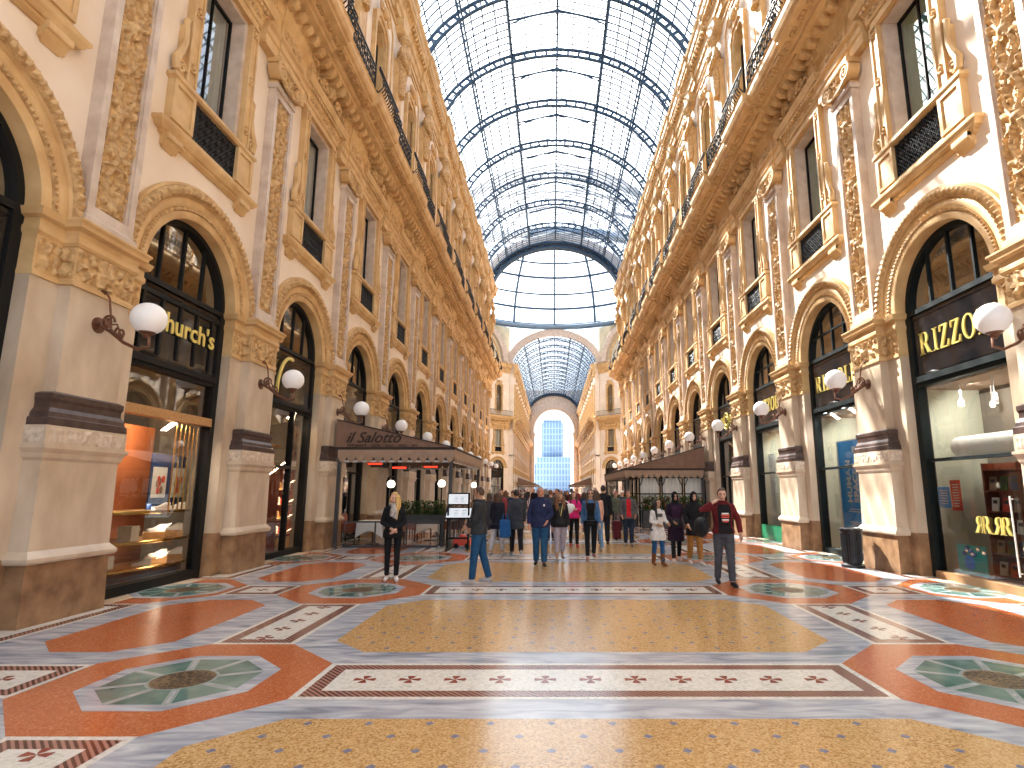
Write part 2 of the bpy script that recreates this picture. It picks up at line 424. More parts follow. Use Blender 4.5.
# ------------------------------------------------------------------ arcade walls
BAYS = [Y0 - P / 2 + P * b for b in range(NP)]      # bay centres: 5.66, 10.34, ...
PIERS = [Y0 + P * k for k in range(NP)]
YS, YE = -8.0, 60.3
OW = 1.39; SPR = 5.42; CROWN = SPR + OW
def wall_mesh(ys, lo, hi, mats=('cream', 'gold', 'room')):
    b = MB(); t = -.35
    def q(y0, y1, z0, z1, x=0.): b.add([(x, y0, z0), (x, y1, z0), (x, y1, z1), (x, y0, z1)], [(0, 1, 2, 3)], 0)
    h = P / 2; ys = sorted(ys)
    e = [lo] + [v for c in ys for v in (c - h, c + h)] + [hi]
    for a_, c_ in zip(e[::2], e[1::2]):
        if c_ - a_ > .01: q(a_, c_, 0, 24)
    N = 24
    for c in ys:
        q(c - h, c - OW, 0, 14.6); q(c + OW, c + h, 0, 14.6)
        A = [(c + OW * cos(pi - pi * i / N), SPR + OW * sin(pi - pi * i / N)) for i in range(N + 1)]
        for (y0, z0), (y1, z1) in zip(A, A[1:]): b.add([(0, y0, z0), (0, y1, z1), (0, y1, 7.6), (0, y0, 7.6)], [(0, 1, 2, 3)], 0)
        q(c - OW, c + OW, 7.6, 9.05)
        q(c - OW, c - .72, 9.05, 12.05); q(c + .72, c + OW, 9.05, 12.05); q(c - OW, c + OW, 12.05, 14.6)
        loop = [(c - OW, 0)] + A + [(c + OW, 0)]
        for (y0, z0), (y1, z1) in zip(loop, loop[1:]): b.add([(0, y0, z0), (t, y0, z0), (t, y1, z1), (0, y1, z1)], [(0, 1, 2, 3)], 1)
        L2 = [(c - .72, 9.05), (c - .72, 12.05), (c + .72, 12.05), (c + .72, 9.05), (c - .72, 9.05)]
        # upper storey
        q(c - h, c - .62, 14.6, 24); q(c + .62, c + h, 14.6, 24); q(c - .62, c + .62, 14.6, 15.2)
        L3 = [(c - .62, 15.2), (c - .62, 19.45), (c - .3, 19.85), (c + .3, 19.85), (c + .62, 19.45), (c + .62, 15.2), (c - .62, 15.2)]
        for (y0, z0), (y1, z1) in zip(L3[1:], L3[2:5]): b.add([(0, y0, z0), (0, y1, z1), (0, y1, 24), (0, y0, 24)], [(0, 1, 2, 3)], 0)
        for L in (L2, L3):
            for (y0, z0), (y1, z1) in zip(L, L[1:]): b.add([(0, y0, z0), (t, y0, z0), (t, y1, z1), (0, y1, z1)], [(0, 1, 2, 3)], 1)
        # party walls between the rooms behind
        for e in (c - h,): b.box(-3.6, -.36, e - .06, e + .06, 0, 24, 2)
    # storey slabs and back wall behind
    for z in (7.62, 14.3): b.box(-3.6, -.02, lo, hi, z - .12, z + .12, 2)
    b.box(-4.2, 0, lo, hi, 24, 24.3, 0); b.box(-4.2, -3.6, lo, hi, 0, 24, 2)
    b.box(-4.2, 0, hi - .1, hi, 0, 24, 0); b.box(-4.2, 0, lo, lo + .1, 0, 24, 0)
    return b.mesh('wall', mats)

CORN = [(-.1, 12.0), (.06, 12.0), (.06, 12.25), (.10, 12.28), (.10, 12.44), (.17, 12.50), (.17, 12.56), (.08, 12.60), (.08, 13.02), (.16, 13.06),
        (.24, 13.16), (.26, 13.26), (.72, 13.30), (.72, 13.40), (.80, 13.42), (.86, 13.50), (1.16, 13.54), (1.16, 13.62), (1.24, 13.66), (1.30, 13.78), (1.30, 13.94), (1.34, 13.98), (-.1, 14.02)]
UPC = [(-.1, 22.1), (.08, 22.1), (.10, 22.4), (.18, 22.46), (.18, 22.78), (.24, 22.84), (.26, 22.98), (.44, 23.02), (.46, 23.14), (.52, 23.2), (.52, 23.5), (.6, 23.58), (.64, 23.74), (-.1, 23.8)]
CORN = [(x * .93 if z > 13.1 else x, z + .28 * min(1, max(0, (z - 13.03) / .12))) for x, z in CORN]
def cornice_mesh(prof, cs, lo, hi, brk, bw, dent):
    b = MB(); b.ext(prof[::1], lo, hi, 0)
    pr2 = [(x + (brk if x > .05 else 0), z) for x, z in prof]
    for c in cs:
        b.ext([(x, z + (.012 if i > len(prof) - 3 else -.004 if i < 3 else 0)) for i, (x, z) in enumerate(pr2)], c - bw, c + bw, 0)
    # modillions / dentils under the overhang
    x0, x1, z0, z1, w, st = dent
    n = int((hi - lo) / st)
    for i in range(n):
        y = lo + st * (i + .5); b.stack([(z0, x0 + (x1 - x0) * .7, w / 2), (z0 + (z1 - z0) * .4, x1 - .02, w / 2), (z1, x1, w / 2)], 0, y, x0 - .05)
    return b.mesh('cornice', ['gold', 'gold2'])
def roundel_mesh(lo, hi):
    b = MB(); n = int((hi - lo) / .52)
    for i in range(n):
        y = lo + .52 * (i + .5)
        b.box(.84, 1.04, y - .17, y + .17, 13.74, 13.825, 0)
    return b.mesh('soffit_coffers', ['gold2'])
ROOTS = {}
for s in (-1, 1):
    loc, rz = place(s, 0)
    sg = 1 if s < 0 else -1
    w = link('wall_' + SIDE(s), wall_mesh([sg * y for y in BAYS], *sorted((sg * YS, sg * YE)))); w.location = loc; w.rotation_euler = (0, 0, rz)
    tag(w, 'long %s arcade wall of pinkish cream plaster over round-arched shop openings' % SIDE(s), 'wall', None, 'structure')
    CS = [sg * (Y0 + P * k) for k in range(-1, NP)]; LO, HI = sorted((sg * YS, sg * YE))
    link('main_cornice', cornice_mesh(CORN, CS, LO, HI, .14, 1.1, (.28, .66, 13.36, 13.59, .17, .39)), w, 'deep ochre stone cornice carrying the balcony')
    link('soffit_coffers', roundel_mesh(LO, HI), w, 'carved ochre coffers under the cornice')
    link('upper_cornice', cornice_mesh(UPC, CS, LO, HI, .1, .95, (.2, .42, 22.86, 23.02, .13, .29)), w, 'ochre stone cornice below the glass roof')

# ------------------------------------------------------------------ piers with pilasters
def pier_parts():
    out = []
    b = MB(); b.stack([(0, .31, .69), (.78, .29, .67)]); out.append(('plinth', b.mesh('plinth', 'granite'), 'brown granite plinth'))
    b = MB(); b.stack([(.77, .34, .72), (.80, .36, .74), (.84, .36, .74), (.88, .33, .71), (.93, .285, .665), (2.08, .27, .65), (2.12, .30, .68), (2.18, .31, .69), (2.24, .35, .73), (2.28, .35, .73)])
    out.append(('pedestal', b.mesh('pedestal', 'marble'), 'cream marble pedestal with stained base moulding'))
    b = MB(); b.stack([(2.28, .32, .70), (2.54, .32, .70)]); b.relief(-.65, .65, 2.31, 2.51, .022, .022, .322, 1, 5., True, 11)
    for sg in (-1, 1):
        r = MB().relief(.03, .29, 2.31, 2.51, .022, .02, .0, 1, 8., False, 11); b.join(r, Matrix(((0, 1, 0, 0), (sg, 0, 0, sg * .703), (0, 0, 1, 0), (0, 0, 0, 1))))
    out.append(('frieze_band', b.mesh('frieze_band', ['marble', 'frieze']), 'carved pale frieze band'))
    b = MB(); b.stack([(2.54, .315, .695), (2.64, .315, .695), (2.66, .29, .67), (2.72, .28, .66), (2.78, .25, .62), (2.86, .25, .62), (2.9, .27, .63), (2.97, .27, .63), (3.0, .235, .56)])
    out.append(('base_moulding', b.mesh('base_moulding', 'darkstone'), 'dark stone base moulding'))
    b = MB(); b.stack([(2.98, .225, .54), (4.5, .215, .53)]); out.append(('shaft', b.mesh('shaft', 'marble'), 'cream marble shaft'))
    b = MB(); b.stack([(4.5, .25, .565), (4.56, .25, .565), (4.58, .23, .545), (5.06, .23, .545)])
    b.relief(-.52, .52, 4.6, 5.05, .02, .075, .232, 1, 2.5, True, 5.5)
    for sg in (-1, 1):
        r = MB().relief(.03, .22, 4.6, 5.05, .022, .05, 0, 1, 4., False, 6); b.join(r, Matrix(((0, 1, 0, 0), (sg, 0, 0, sg * .547), (0, 0, 1, 0), (0, 0, 0, 1))))
    out.append(('capital', b.mesh('capital', ['gold', 'gold2']), 'ochre capital carved with leaves'))
    b = MB(); b.stack([(5.06, .245, .56), (5.10, .275, .59), (5.16, .275, .59), (5.2, .255, .57), (5.28, .265, .58), (5.31, .34, .655), (5.36, .35, .665), (5.40, .38, .69), (5.43, .38, .69)])
    out.append(('impost', b.mesh('impost', 'gold'), 'ochre impost moulding'))
    b = MB()
    for mi, z0, z1, d, hw in ((0, 0, .84, .05, .97), (1, .84, 4.5, .035, .965)): b.stack([(z0, d, hw), (z1, d, hw)], mi, 0, -.34)
    out.append(('side_strip', b.mesh('side_strip', ['granite', 'marble']), 'recessed marble strip beside the shop opening'))
    b = MB(); b.stack([(4.5, .06, .97), (4.56, .06, .97), (4.57, .04, .965), (5.06, .04, .965), (5.10, .08, .99), (5.17, .08, .99), (5.2, .06, .97), (5.29, .06, .97), (5.32, .12, 1.02), (5.38, .14, 1.04), (5.42, .15, 1.05)], 0, 0, -.34)
    for sg in (-1, 1):
        a, c = sorted((sg * .6, sg * .93)); b.relief(a, c, 4.6, 5.04, .022, .05, .042, 1, 6., False, 6)
    out.append(('side_capital', b.mesh('side_capital', ['gold', 'gold2']), 'ochre carved strip capital'))
    # upper pilaster
    b = MB(); b.stack([(5.43, .24, .50), (5.58, .24, .50), (5.62, .2, .46)]); b.stack([(5.6, .13, .445), (11.31, .13, .445)])
    for a, c in ((-.45, -.33), (.33, .45)): b.box(.12, .2, a, c, 5.6, 11.3)
    b.box(.12, .2, -.33, .33, 5.6, 5.78); b.box(.12, .2, -.33, .33, 11.12, 11.3)
    for a, c in ((-.33, -.29), (.29, .33)): b.box(.12, .17, a, c, 5.78, 11.12)
    b.stack([(11.3, .23, .48), (11.36, .25, .5), (11.42, .25, .5)])
    out.append(('pilaster', b.mesh('pilaster', 'pale'), 'pink-grey marble pilaster frame'))
    b = MB(); b.relief(-.29, .29, 5.80, 11.10, .0155, .082, .131, 0, 1.3, True, 6.5)
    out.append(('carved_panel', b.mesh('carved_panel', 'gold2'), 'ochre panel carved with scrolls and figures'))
    # ionic capital
    b = MB(); b.stack([(11.42, .2, .44), (11.55, .2, .44), (11.57, .25, .47), (11.66, .27, .48), (11.9, .25, .47)])
    for sg in (-1, 1):
        c = (0, sg * .46, 11.72)
        sp = [(.32, c[1] + sg * (-1) * 0 + (.02 + .20 * t) * cos(4.2 * pi * t + 1.2) * sg, c[2] + (.02 + .20 * t) * sin(4.2 * pi * t + 1.2)) for t in [i / 40 for i in range(41)]]
        b.tube(sp, .036, 6, 0); cyl = [(y * 1., z) for y, z in [(c[1] + .2 * cos(2 * pi * i / 20), c[2] + .2 * sin(2 * pi * i / 20)) for i in range(20)]]
        b.prism(cyl, .05, .31, 0); b.ball((.33, c[1], c[2]), .05, 10, 6, 0)
        b.tube([(.30, sg * .4, 11.56), (.33, sg * .2, 11.44), (.34, 0, 11.40)], .05, 6, 1)
    b.relief(-.3, .3, 11.5, 11.9, .02, .09, .26, 1, 9., True, 7)
    b.stack([(11.9, .33, .60), (11.95, .36, .63), (12.02, .36, .63)])
    out.append(('scroll_capital', b.mesh('scroll_capital', ['gold', 'gold2']), 'ochre capital with two spiral volutes and garland'))
    b = MB(); b.stack([(12.02, .24, .52), (12.25, .24, .52), (12.28, .28, .56), (12.44, .28, .56), (12.5, .35, .62), (12.57, .35, .62), (12.6, .27, .54), (13.04, .27, .54), (13.2, .36, .62), (13.45, .42, .68), (13.55, .44, .7)])
    b.relief(-.42, .42, 12.66, 12.98, .025, .05, .272, 1, 3., True, 6)
    out.append(('entablature_block', b.mesh('entablature_block', ['gold', 'gold2']), 'ochre block with carved frieze above the capital'))
    # attic herm: tapering pillar and bust
    b = MB(); b.stack([(14.6, .30, .40), (15.3, .30, .40), (15.36, .24, .34), (17.6, .20, .28), (20.0, .22, .34), (20.1, .26, .38)])
    b.stack([(21.5, .2, .26), (21.62, .34, .40), (21.7, .38, .44), (22.12, .38, .44)])
    out.append(('attic_pillar', b.mesh('attic_pillar', ['gold']), 'tapering ochre attic pillar'))
    b = MB(); b.ball((.36, 0, 21.28), .24, 14, 10, 0, (1, .9, 1.15)); b.ball((.34, 0, 20.45), .42, 14, 10, 0, (.75, 1, .75))
    b.tube([(.32, 0, 20.7), (.34, 0, 21.1)], .14, 10, 0)
    for sg in (-1, 1):
        b.tube([(.34, sg * .36, 20.6), (.42, sg * .46, 20.15), (.56, sg * .2, 19.8), (.5, -sg * .05, 19.65)], [.13, .12, .1, .08], 8, 0)
    b.lathe([(.2, -1.6), (.26, -1.1), (.3, -.6), (.38, -.1), (.36, .1), (.2, .3)], (.26, 0, 20.1), 14, 0, True, .8, 1)
    b.ball((.58, 0, 21.25), .05, 8, 6, 0)
    out.append(('bust', b.mesh('bust', ['gold2']), 'carved stone half-figure carrying the cornice'))
    return out
PIER = pier_parts()
for s in (-1, 1):
    for k, y in enumerate(PIERS):
        loc, rz = place(s, y)
        assemble(root('pier', '%s pier from the camera along the %s wall, marble below and carved ochre pilaster above' % (nth(k), SIDE(s)), 'pier', loc, rz, 'piers of the %s wall' % SIDE(s), 'structure'), PIER)

# ------------------------------------------------------------------ archivolts
def arch_mesh():
    b = MB()
    b.arc([(1.36, -.34), (1.36, .04), (1.40, .06), (1.50, .06), (1.50, -.02)], SPR, 0, pi, 48, 0)
    b.arc([(1.50, -.02), (1.50, .05), (1.515, .075), (1.565, .075), (1.58, .05), (1.58, -.02)], SPR, 0, pi, 120, 1, 0, lambda i, j: (0, .03 * (i % 2) if j in (2, 3) else 0))
    b.arc([(1.58, -.02), (1.58, .06), (1.62, .085), (1.72, .085), (1.74, .07), (1.76, .12), (1.76, -.02)], SPR, 0, pi, 48, 0)
    b.arc([(1.76, -.02), (1.76, .12), (1.80, .17), (1.87, .185), (1.93, .15), (1.955, .09), (1.955, -.02)], SPR, 0, pi, 144, 1, 0, lambda i, j: (0, (.0, .025, -.015)[i % 3] if j in (2, 3, 4) else 0))
    b.arc([(1.955, -.02), (1.955, .1), (2.0, .1), (2.0, -.02)], SPR, 0, pi, 48, 0)
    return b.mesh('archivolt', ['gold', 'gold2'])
ARCH = arch_mesh()
for s in (-1, 1):
    for i, y in enumerate(BAYS):
        loc, rz = place(s, y); o = link('trim_%d' % (i + 1 + (20 if s > 0 else 0)), ARCH); o.location = loc; o.rotation_euler = (0, 0, rz)
        tag(o, 'ochre stone arch moulding over the %s shop of the %s wall' % (nth(i), SIDE(s)), 'arch moulding', 'arch mouldings of the %s wall' % SIDE(s), 'structure')

# ------------------------------------------------------------------ first-floor windows
def scroll_pts(x, y, z, r0, r1, a0, turns, n=26, sy=1):
    return [(x, y + sy * (r0 + (r1 - r0) * t) * cos(a0 + turns * 2 * pi * t), z + (r0 + (r1 - r0) * t) * sin(a0 + turns * 2 * pi * t)) for t in [i / n for i in range(n + 1)]]
def window_parts():
    out = []
    # balcony sill with brackets
    b = MB(); b.stack([(7.86, .20, 1.46), (7.90, .27, 1.53), (7.96, .29, 1.55), (8.0, .34, 1.6), (8.07, .34, 1.6), (8.10, .28, 1.54), (8.16, .22, 1.36)])
    b.stack([(7.74, .06, 1.3), (7.8, .16, 1.42), (7.86, .16, 1.42)])
    for sg in (-1, 1):
        b.stack([(7.52, .03, .14), (7.58, .10, .17), (7.68, .18, .19), (7.76, .27, .20), (7.86, .28, .20)], 0, sg * 1.15)
        b.tube([(.05, sg * 1.15 - .2, 7.62), (.05, sg * 1.15 + .2, 7.62)], .06, 8, 0); b.tube([(.22, sg * 1.15 - .2, 7.78), (.22, sg * 1.15 + .2, 7.78)], .075, 8, 0)
    b.v = [(x * .55, y, 8.16 + (z - 8.16) * .82) for x, y, z in b.v]
    out.append(('sill', b.mesh('sill', 'gold'), 'projecting ochre sill on two scroll brackets'))
    b = MB()
    for sg in (-1, 1):
        c = sg * 1.03; b.stack([(8.16, .15, .295), (9.0, .15, .295)], 0, c)
        for a, e in ((-.3, -.22), (.22, .3)): b.box(.14, .19, c + a, c + e, 8.2, 8.98)
        b.box(.14, .19, c - .22, c + .22, 8.2, 8.28); b.box(.14, .19, c - .22, c + .22, 8.9, 8.98)
    b.box(0, .12, -.73, .73, 8.16, 8.22)
    b.stack([(8.98, .18, 1.34), (9.02, .23, 1.39), (9.08, .23, 1.39), (9.12, .19, 1.35)])
    b.v = [(x * .78, y, z) for x, y, z in b.v]
    out.append(('balcony_pedestal', b.mesh('balcony_pedestal', 'gold'), 'panelled ochre pedestals below the window'))
    # black scrolled grille
    b = MB(); b.box(.015, .03, -.73, .73, 8.2, 8.98, 1)
    for j in range(4):
        for i in range(8):
            y = -.64 + .183 * i; z = 8.30 + .195 * j
            b.tube([(.06, y + .075 * cos(a), z + .075 * sin(a)) for a in [2 * pi * k / 10 for k in range(10)]], .014, 4, 0, True)
            b.tube([(.06, y - .09, z - .095), (.065, y, z), (.06, y + .09, z + .095)], .012, 4, 0); b.tube([(.06, y + .09, z - .095), (.065, y, z), (.06, y - .09, z + .095)], .012, 4, 0)
    for a in (-.72, .70): b.box(.03, .08, a, a + .02, 8.2, 8.98, 0)
    out.append(('grille', b.mesh('grille', ['iron', 'black']), 'black scrolled iron grille'))
    # surround
    b = MB()
    for sg in (-1, 1):
        a, c = sorted((sg * .78, sg * 1.06)); b.box(0, .12, a, c, 9.12, 12.03)
        for e in (.785, 1.018): a, c = sorted((sg * e, sg * (e + .045))); b.box(.1, .155, a, c, 9.13, 12.06)
        for z in (9.5, 10.7, 11.9):
            b.tube([(.13, sg * .92 + .085 * cos(t), z + .085 * sin(t)) for t in [2 * pi * i / 14 for i in range(14)]], .025, 6, 0, True); b.ball((.13, sg * .92, z), .045, 8, 6)
        # side volute bracket
        b.tube([(.08, sg * 1.10, 10.35), (.1, sg * 1.17, 10.28), (.1, sg * 1.15, 10.1), (.1, sg * 1.14, 9.85), (.1, sg * 1.22, 9.6), (.1, sg * 1.32, 9.4), (.1, sg * 1.30, 9.2), (.1, sg * 1.2, 9.17)], [.05, .06, .055, .06, .07, .08, .07, .05], 8, 0)
        b.tube(scroll_pts(.12, sg * 1.2, 9.3, .02, .13, 0, 1.5, 20, sg), .03, 6, 0)
        b.box(0, .08, *sorted((sg * 1.05, sg * 1.2)), 9.12, 10.2)
    b.box(0, .125, -1.055, 1.055, 12.025, 12.26)
    b.box(.1, .16, -1.07, 1.07, 12.02, 12.075)
    out.append(('surround', b.mesh('surround', 'gold'), 'ochre window surround with rosettes and side scrolls'))
    b = MB()
    for a, c in ((-.775, -.66), (.66, .775)): b.box(-.355, .05, a, c, 9.06, 12.01)
    b.box(-.35, .045, -.655, .655, 11.93, 12.02)
    out.append(('jamb', b.mesh('jamb', 'pale'), 'pink-grey marble inner jamb'))
    # pediment and crest
    b = MB(); b.stack([(12.25, .14, 1.08), (12.3, .18, 1.12), (12.5, .18, 1.12), (12.54, .22, 1.18), (12.62, .23, 1.2), (12.66, .32, 1.36), (12.72, .33, 1.38), (12.78, .37, 1.42), (12.86, .38, 1.42), (12.9, .3, 1.36)])
    for i in range(17): b.box(.2, .29, -1.12 + .135 * i, -1.04 + .135 * i, 12.55, 12.65)
    b.relief(-1.0, 1.0, 12.33, 12.48, .025, .05, .182, 1, 4., True, 9)
    out.append(('pediment', b.mesh('pediment', ['gold', 'gold2']), 'ochre window cornice with dentils'))
    b = MB(); b.relief(-.72, .72, 12.88, 13.45, .024, .14, .20, 0, 12., True, 5)
    sh = [(-.85, 12.88), (.85, 12.88), (.6, 13.05), (.42, 13.35), (.2, 13.45), (0, 13.72), (-.2, 13.45), (-.42, 13.35), (-.6, 13.05)]
    b.prism(sh[::1], .0, .21, 0); b.ball((.30, 0, 13.32), .22, 14, 10, 0, (.7, 1, 1.25))
    for q in range(-3, 4): b.tube([(.40, q * .02, 13.15), (.44, q * .05, 13.35), (.36, q * .075, 13.58 - .02 * q * q)], .022, 5)
    for sg in (-1, 1):
        b.tube(scroll_pts(.33, sg * .52, 13.12, .03, .22, 0, 1.6, 24, sg), .055, 6, 0); b.tube([(.32, sg * .72, 13.0), (.33, sg * .9, 13.1), (.3, sg * 1.02, 12.95)], .05, 6)
        b.stack([(12.88, .34, .15), (13.28, .32, .14), (13.32, .40, .19), (13.42, .40, .19)], 0, sg * 1.22)
    out.append(('crest', b.mesh('crest', ['gold2']), 'carved ochre shell crest'))
    b = MB()
    for a, c in ((-.67, -.62), (.62, .67), (-.014, .014)): b.box(-.30, -.24, a, c, 9.06, 11.95)
    b.box(-.30, -.24, -.6, .6, 9.06, 9.14); b.box(-.30, -.24, -.6, .6, 11.87, 11.95)
    out.append(('frame', b.mesh('frame', 'black'), 'dark casement frame'))
    b = MB(); b.add([(-.27, -.61, 9.12), (-.27, .61, 9.12), (-.27, .61, 11.9), (-.27, -.61, 11.9)], [(0, 1, 2, 3)]); out.append(('pane', b.mesh('pane', 'pane'), 'reflecting glass pane'))
    return out
def curtain_mesh(m, z0, z1, hw):
    b = MB(); n = 48; v = []; f = []
    for i in range(n + 1):
        y = -hw + 2 * hw * i / n; x = -.36 + .03 * sin(i * 1.3) + .01 * sin(i * 3.1)
        v += [(x, y, z0), (x, y, z1)]
    for i in range(n): f.append((2 * i, 2 * i + 2, 2 * i + 3, 2 * i + 1))
    b.add(v, f, 0, True); return b.mesh('curtain', m)
WIN = window_parts()
CURT = {-1: curtain_mesh('whiteblind', 9.06, 11.98, .66), 1: curtain_mesh('green', 9.06, 11.98, .66)}
def upper_parts():
    out = []
    def octo(h, z0, z1, c): return [(-h, z0 + c), (-h + c, z0), (h - c, z0), (h, z0 + c), (h, z1 - c), (h - c, z1), (-h + c, z1), (-h, z1 - c)]
    def ring(b, A, B, x0, x1, mi=0):
        n = len(A)
        for i in range(n):
            j = (i + 1) % n; v = [(x, *p) for x in (x0, x1) for p in (A[i], A[j], B[j], B[i])]
            b.add(v, [(0, 1, 2, 3), (7, 6, 5, 4), (0, 4, 5, 1), (1, 5, 6, 2), (2, 6, 7, 3), (3, 7, 4, 0)], mi)
    b = MB(); ring(b, octo(.86, 14.9, 20.3, .42), octo(.72, 15.05, 20.05, .36), 0, .16)
    ring(b, octo(.74, 15.04, 20.07, .36), octo(.62, 15.15, 19.86, .32), -.05, .09)
    b.ball((.2, 0, 20.45), .26, 12, 8, 0, (.6, 1, .9))
    for sg in (-1, 1): b.tube(scroll_pts(.2, sg * .45, 20.4, .03, .2, 0, 1.5, 20, sg), .05, 6)
    out.append(('surround', b.mesh('surround', 'gold'), 'ochre window surround with cut corners'))
    b = MB(); ring(b, octo(1.62, 14.62, 21.5, .6), octo(1.54, 14.7, 21.42, .58), 0, .06)
    b.box(0, .08, -1.9, 1.9, 21.7, 21.8)
    out.append(('panel_border', b.mesh('panel_border', 'gold'), 'thin ochre border on the white panel'))
    b = MB()
    for a, c in ((-.62, -.55), (.55, .62), (-.025, .025)): b.box(-.3, -.24, a, c, 15.2, 19.6)
    b.box(-.3, -.24, -.6, .6, 17.4, 17.46)
    out.append(('frame', b.mesh('frame', 'black')))
    b = MB(); b.add([(-.27, -.62, 15.2), (-.27, .62, 15.2), (-.27, .62, 19.85), (-.27, -.62, 19.85)], [(0, 1, 2, 3)]); out.append(('pane', b.mesh('pane', 'pane')))
    return out
UPW = upper_parts()
CURT2 = {-1: curtain_mesh('canvas_light', 15.2, 19.85, .62), 1: curtain_mesh('green', 15.2, 19.85, .62)}
for s in (-1, 1):
    for i, y in enumerate(BAYS):
        loc, rz = place(s, y); n0 = (0 if s < 0 else 40) + i + 1
        assemble(root('window_%d' % n0, '%s first-floor window of the %s wall, with black grille, above the shop arch' % (nth(i), SIDE(s)), 'window', loc, rz, 'first-floor windows of the %s wall' % SIDE(s), 'structure'), WIN + [('curtain', CURT[s])])
        assemble(root('window_%d' % (n0 + 20), '%s top-storey window of the %s wall, cut-cornered ochre surround above the balcony' % (nth(i), SIDE(s)), 'window', loc, rz, 'top-storey windows of the %s wall' % SIDE(s), 'structure'), UPW + [('curtain', CURT2[s])])

# ------------------------------------------------------------------ balcony railings, one per bay
def railing_parts():
    out = []; z0, z1 = 14.31, 15.2; x = 1.15
    h = P / 2
    b = MB()
    for z, r in ((z0 + .05, .022), (z1, .032), (z1 - .14, .016)): b.tube([(x, -h + 1.1, z), (x, h - 1.1, z)], r, 6)
    out.append(('rail', b.mesh('rail', 'iron')))
    b = MB(); n = 9; w = (P - 2.2) / n
    for i in range(n):
        y = -h + 1.1 + w * (i + .5)
        b.tube(scroll_pts(x, y, z0 + .26, .02, .12, pi / 2, 1.4, 16), .016, 4); b.tube(scroll_pts(x, y, z0 + .58, .02, .12, -pi / 2, 1.4, 16, -1), .016, 4)
        b.tube([(x, y - w / 2, z0), (x, y - w / 2, z1)], .016, 4); b.tube([(x, y - w / 2, z0 + .1), (x, y, z0 + .45), (x, y + w / 2, z0 + .8)], .012, 4); b.tube([(x, y + w / 2, z0 + .1), (x, y, z0 + .45), (x, y - w / 2, z0 + .8)], .012, 4)
    out.append(('scroll_panel', b.mesh('scroll_panel', 'iron')))
    for sg in (-1, 1):          # bulging front over the cornice break: half on either side
        b = MB()
        for k in range(8):
            y = sg * (h - 1.1 + .14 * k + .06)
            b.tube([(x + .08, y, z0), (x + .24, y, z0 + .18), (x + .30, y, z0 + .38), (x + .18, y, z0 + .66), (x + .1, y, z0 + .86), (x + .14, y, z1)], .02, 5)
            if k % 2 == 0: b.tube([(x + .27, y + .1 * cos(t), z0 + .36 + .12 * sin(t)) for t in [2 * pi * q / 10 for q in range(10)]], .018, 4, 0, True)
        for xx, z, r in ((x + .08, z0 + .05, .025), (x + .14, z1, .034), (x + .3, z0 + .38, .018)): b.tube([(xx, sg * (h - 1.1), z), (xx, sg * h, z)], r, 6)
        out.append(('bulging_front', b.mesh('bulging_front', 'iron'), 'bulging scrolled iron railing front'))
    return out
RAIL = railing_parts()
for s in (-1, 1):
    for i, y in enumerate(BAYS):
        loc, rz = place(s, y)
        assemble(root('balcony_railing', '%s black iron balcony railing on the %s cornice' % (nth(i), SIDE(s)), 'railing', loc, rz, 'balcony railings of the %s wall' % SIDE(s)), RAIL)

# ------------------------------------------------------------------ globe wall lamps
def lamp_parts():
    z = 4.18; X = .95; out = []
    b = MB(); b.lathe([(.0, 0), (.24, .03), (.24, .06), (.0, .1)], (0, 0, 0), 16); b.xform(Matrix.Translation((.2, 0, z - .1)) @ Matrix.Rotation(pi / 2, 4, 'Y') @ Matrix.Scale(.5, 4))
    b.tube([(.25, 0, z - .1), (.42, 0, z - .2), (.62, 0, z - .36), (.85, 0, z - .46), (1.0, 0, z - .42), (.99, 0, z - .30), (X, 0, z - .24)], [.026, .026, .024, .024, .022, .022, .03], 8)
    b.tube([(.27, 0, z + .42), (.34, 0, z + .30), (.38, 0, z + .08), (.42, 0, z - .18)], .016, 6)
    b.tube([(.26, 0, z + .42), (.18, 0, z + .42)], .05, 8)
    b.tube([(.36 + .10 * (1 - t) * cos(3.4 * pi * t), 0, z - .05 + .11 * (1 - t * .8) * sin(3.4 * pi * t)) for t in [i / 24 for i in range(25)]], .02, 6)
    b.tube([(.56 + .09 * (1 - t) * cos(3 * pi * t + 2), 0, z - .22 + .10 * (1 - t * .8) * sin(3 * pi * t + 2)) for t in [i / 20 for i in range(21)]], .018, 6)
    for sg in (-1, 1): b.tube([(.3, 0, z - .1), (.4, sg * .12, z - .05), (.5, sg * .08, z - .2), (.6, 0, z - .3)], .014, 5)
    out.append(('bracket', b.mesh('bracket', 'bronze'), 'scrolled brown iron bracket'))
    b = MB(); b.lathe([(.02, -.30), (.05, -.27), (.06, -.24), (.11, -.215), (.12, -.19), (.10, -.185)], (X, 0, z), 16); out.append(('cup', b.mesh('cup', 'bronze')))
    b = MB(); b.ball((X, 0, z), .235, 24, 16); out.append(('globe', b.mesh('globe', 'globe', 80), 'white glass globe'))
    return out
LAMP = lamp_parts()
for s in (-1, 1):
    for k, y in enumerate(PIERS):
        loc, rz = place(s, y)
        assemble(root('wall_lamp', 'white globe lamp on scrolled bracket, fixed to the %s pier of the %s wall' % (nth(k), SIDE(s)), 'lamp', (loc[0], loc[1], 0), rz, 'globe lamps on the %s wall' % SIDE(s)), LAMP)
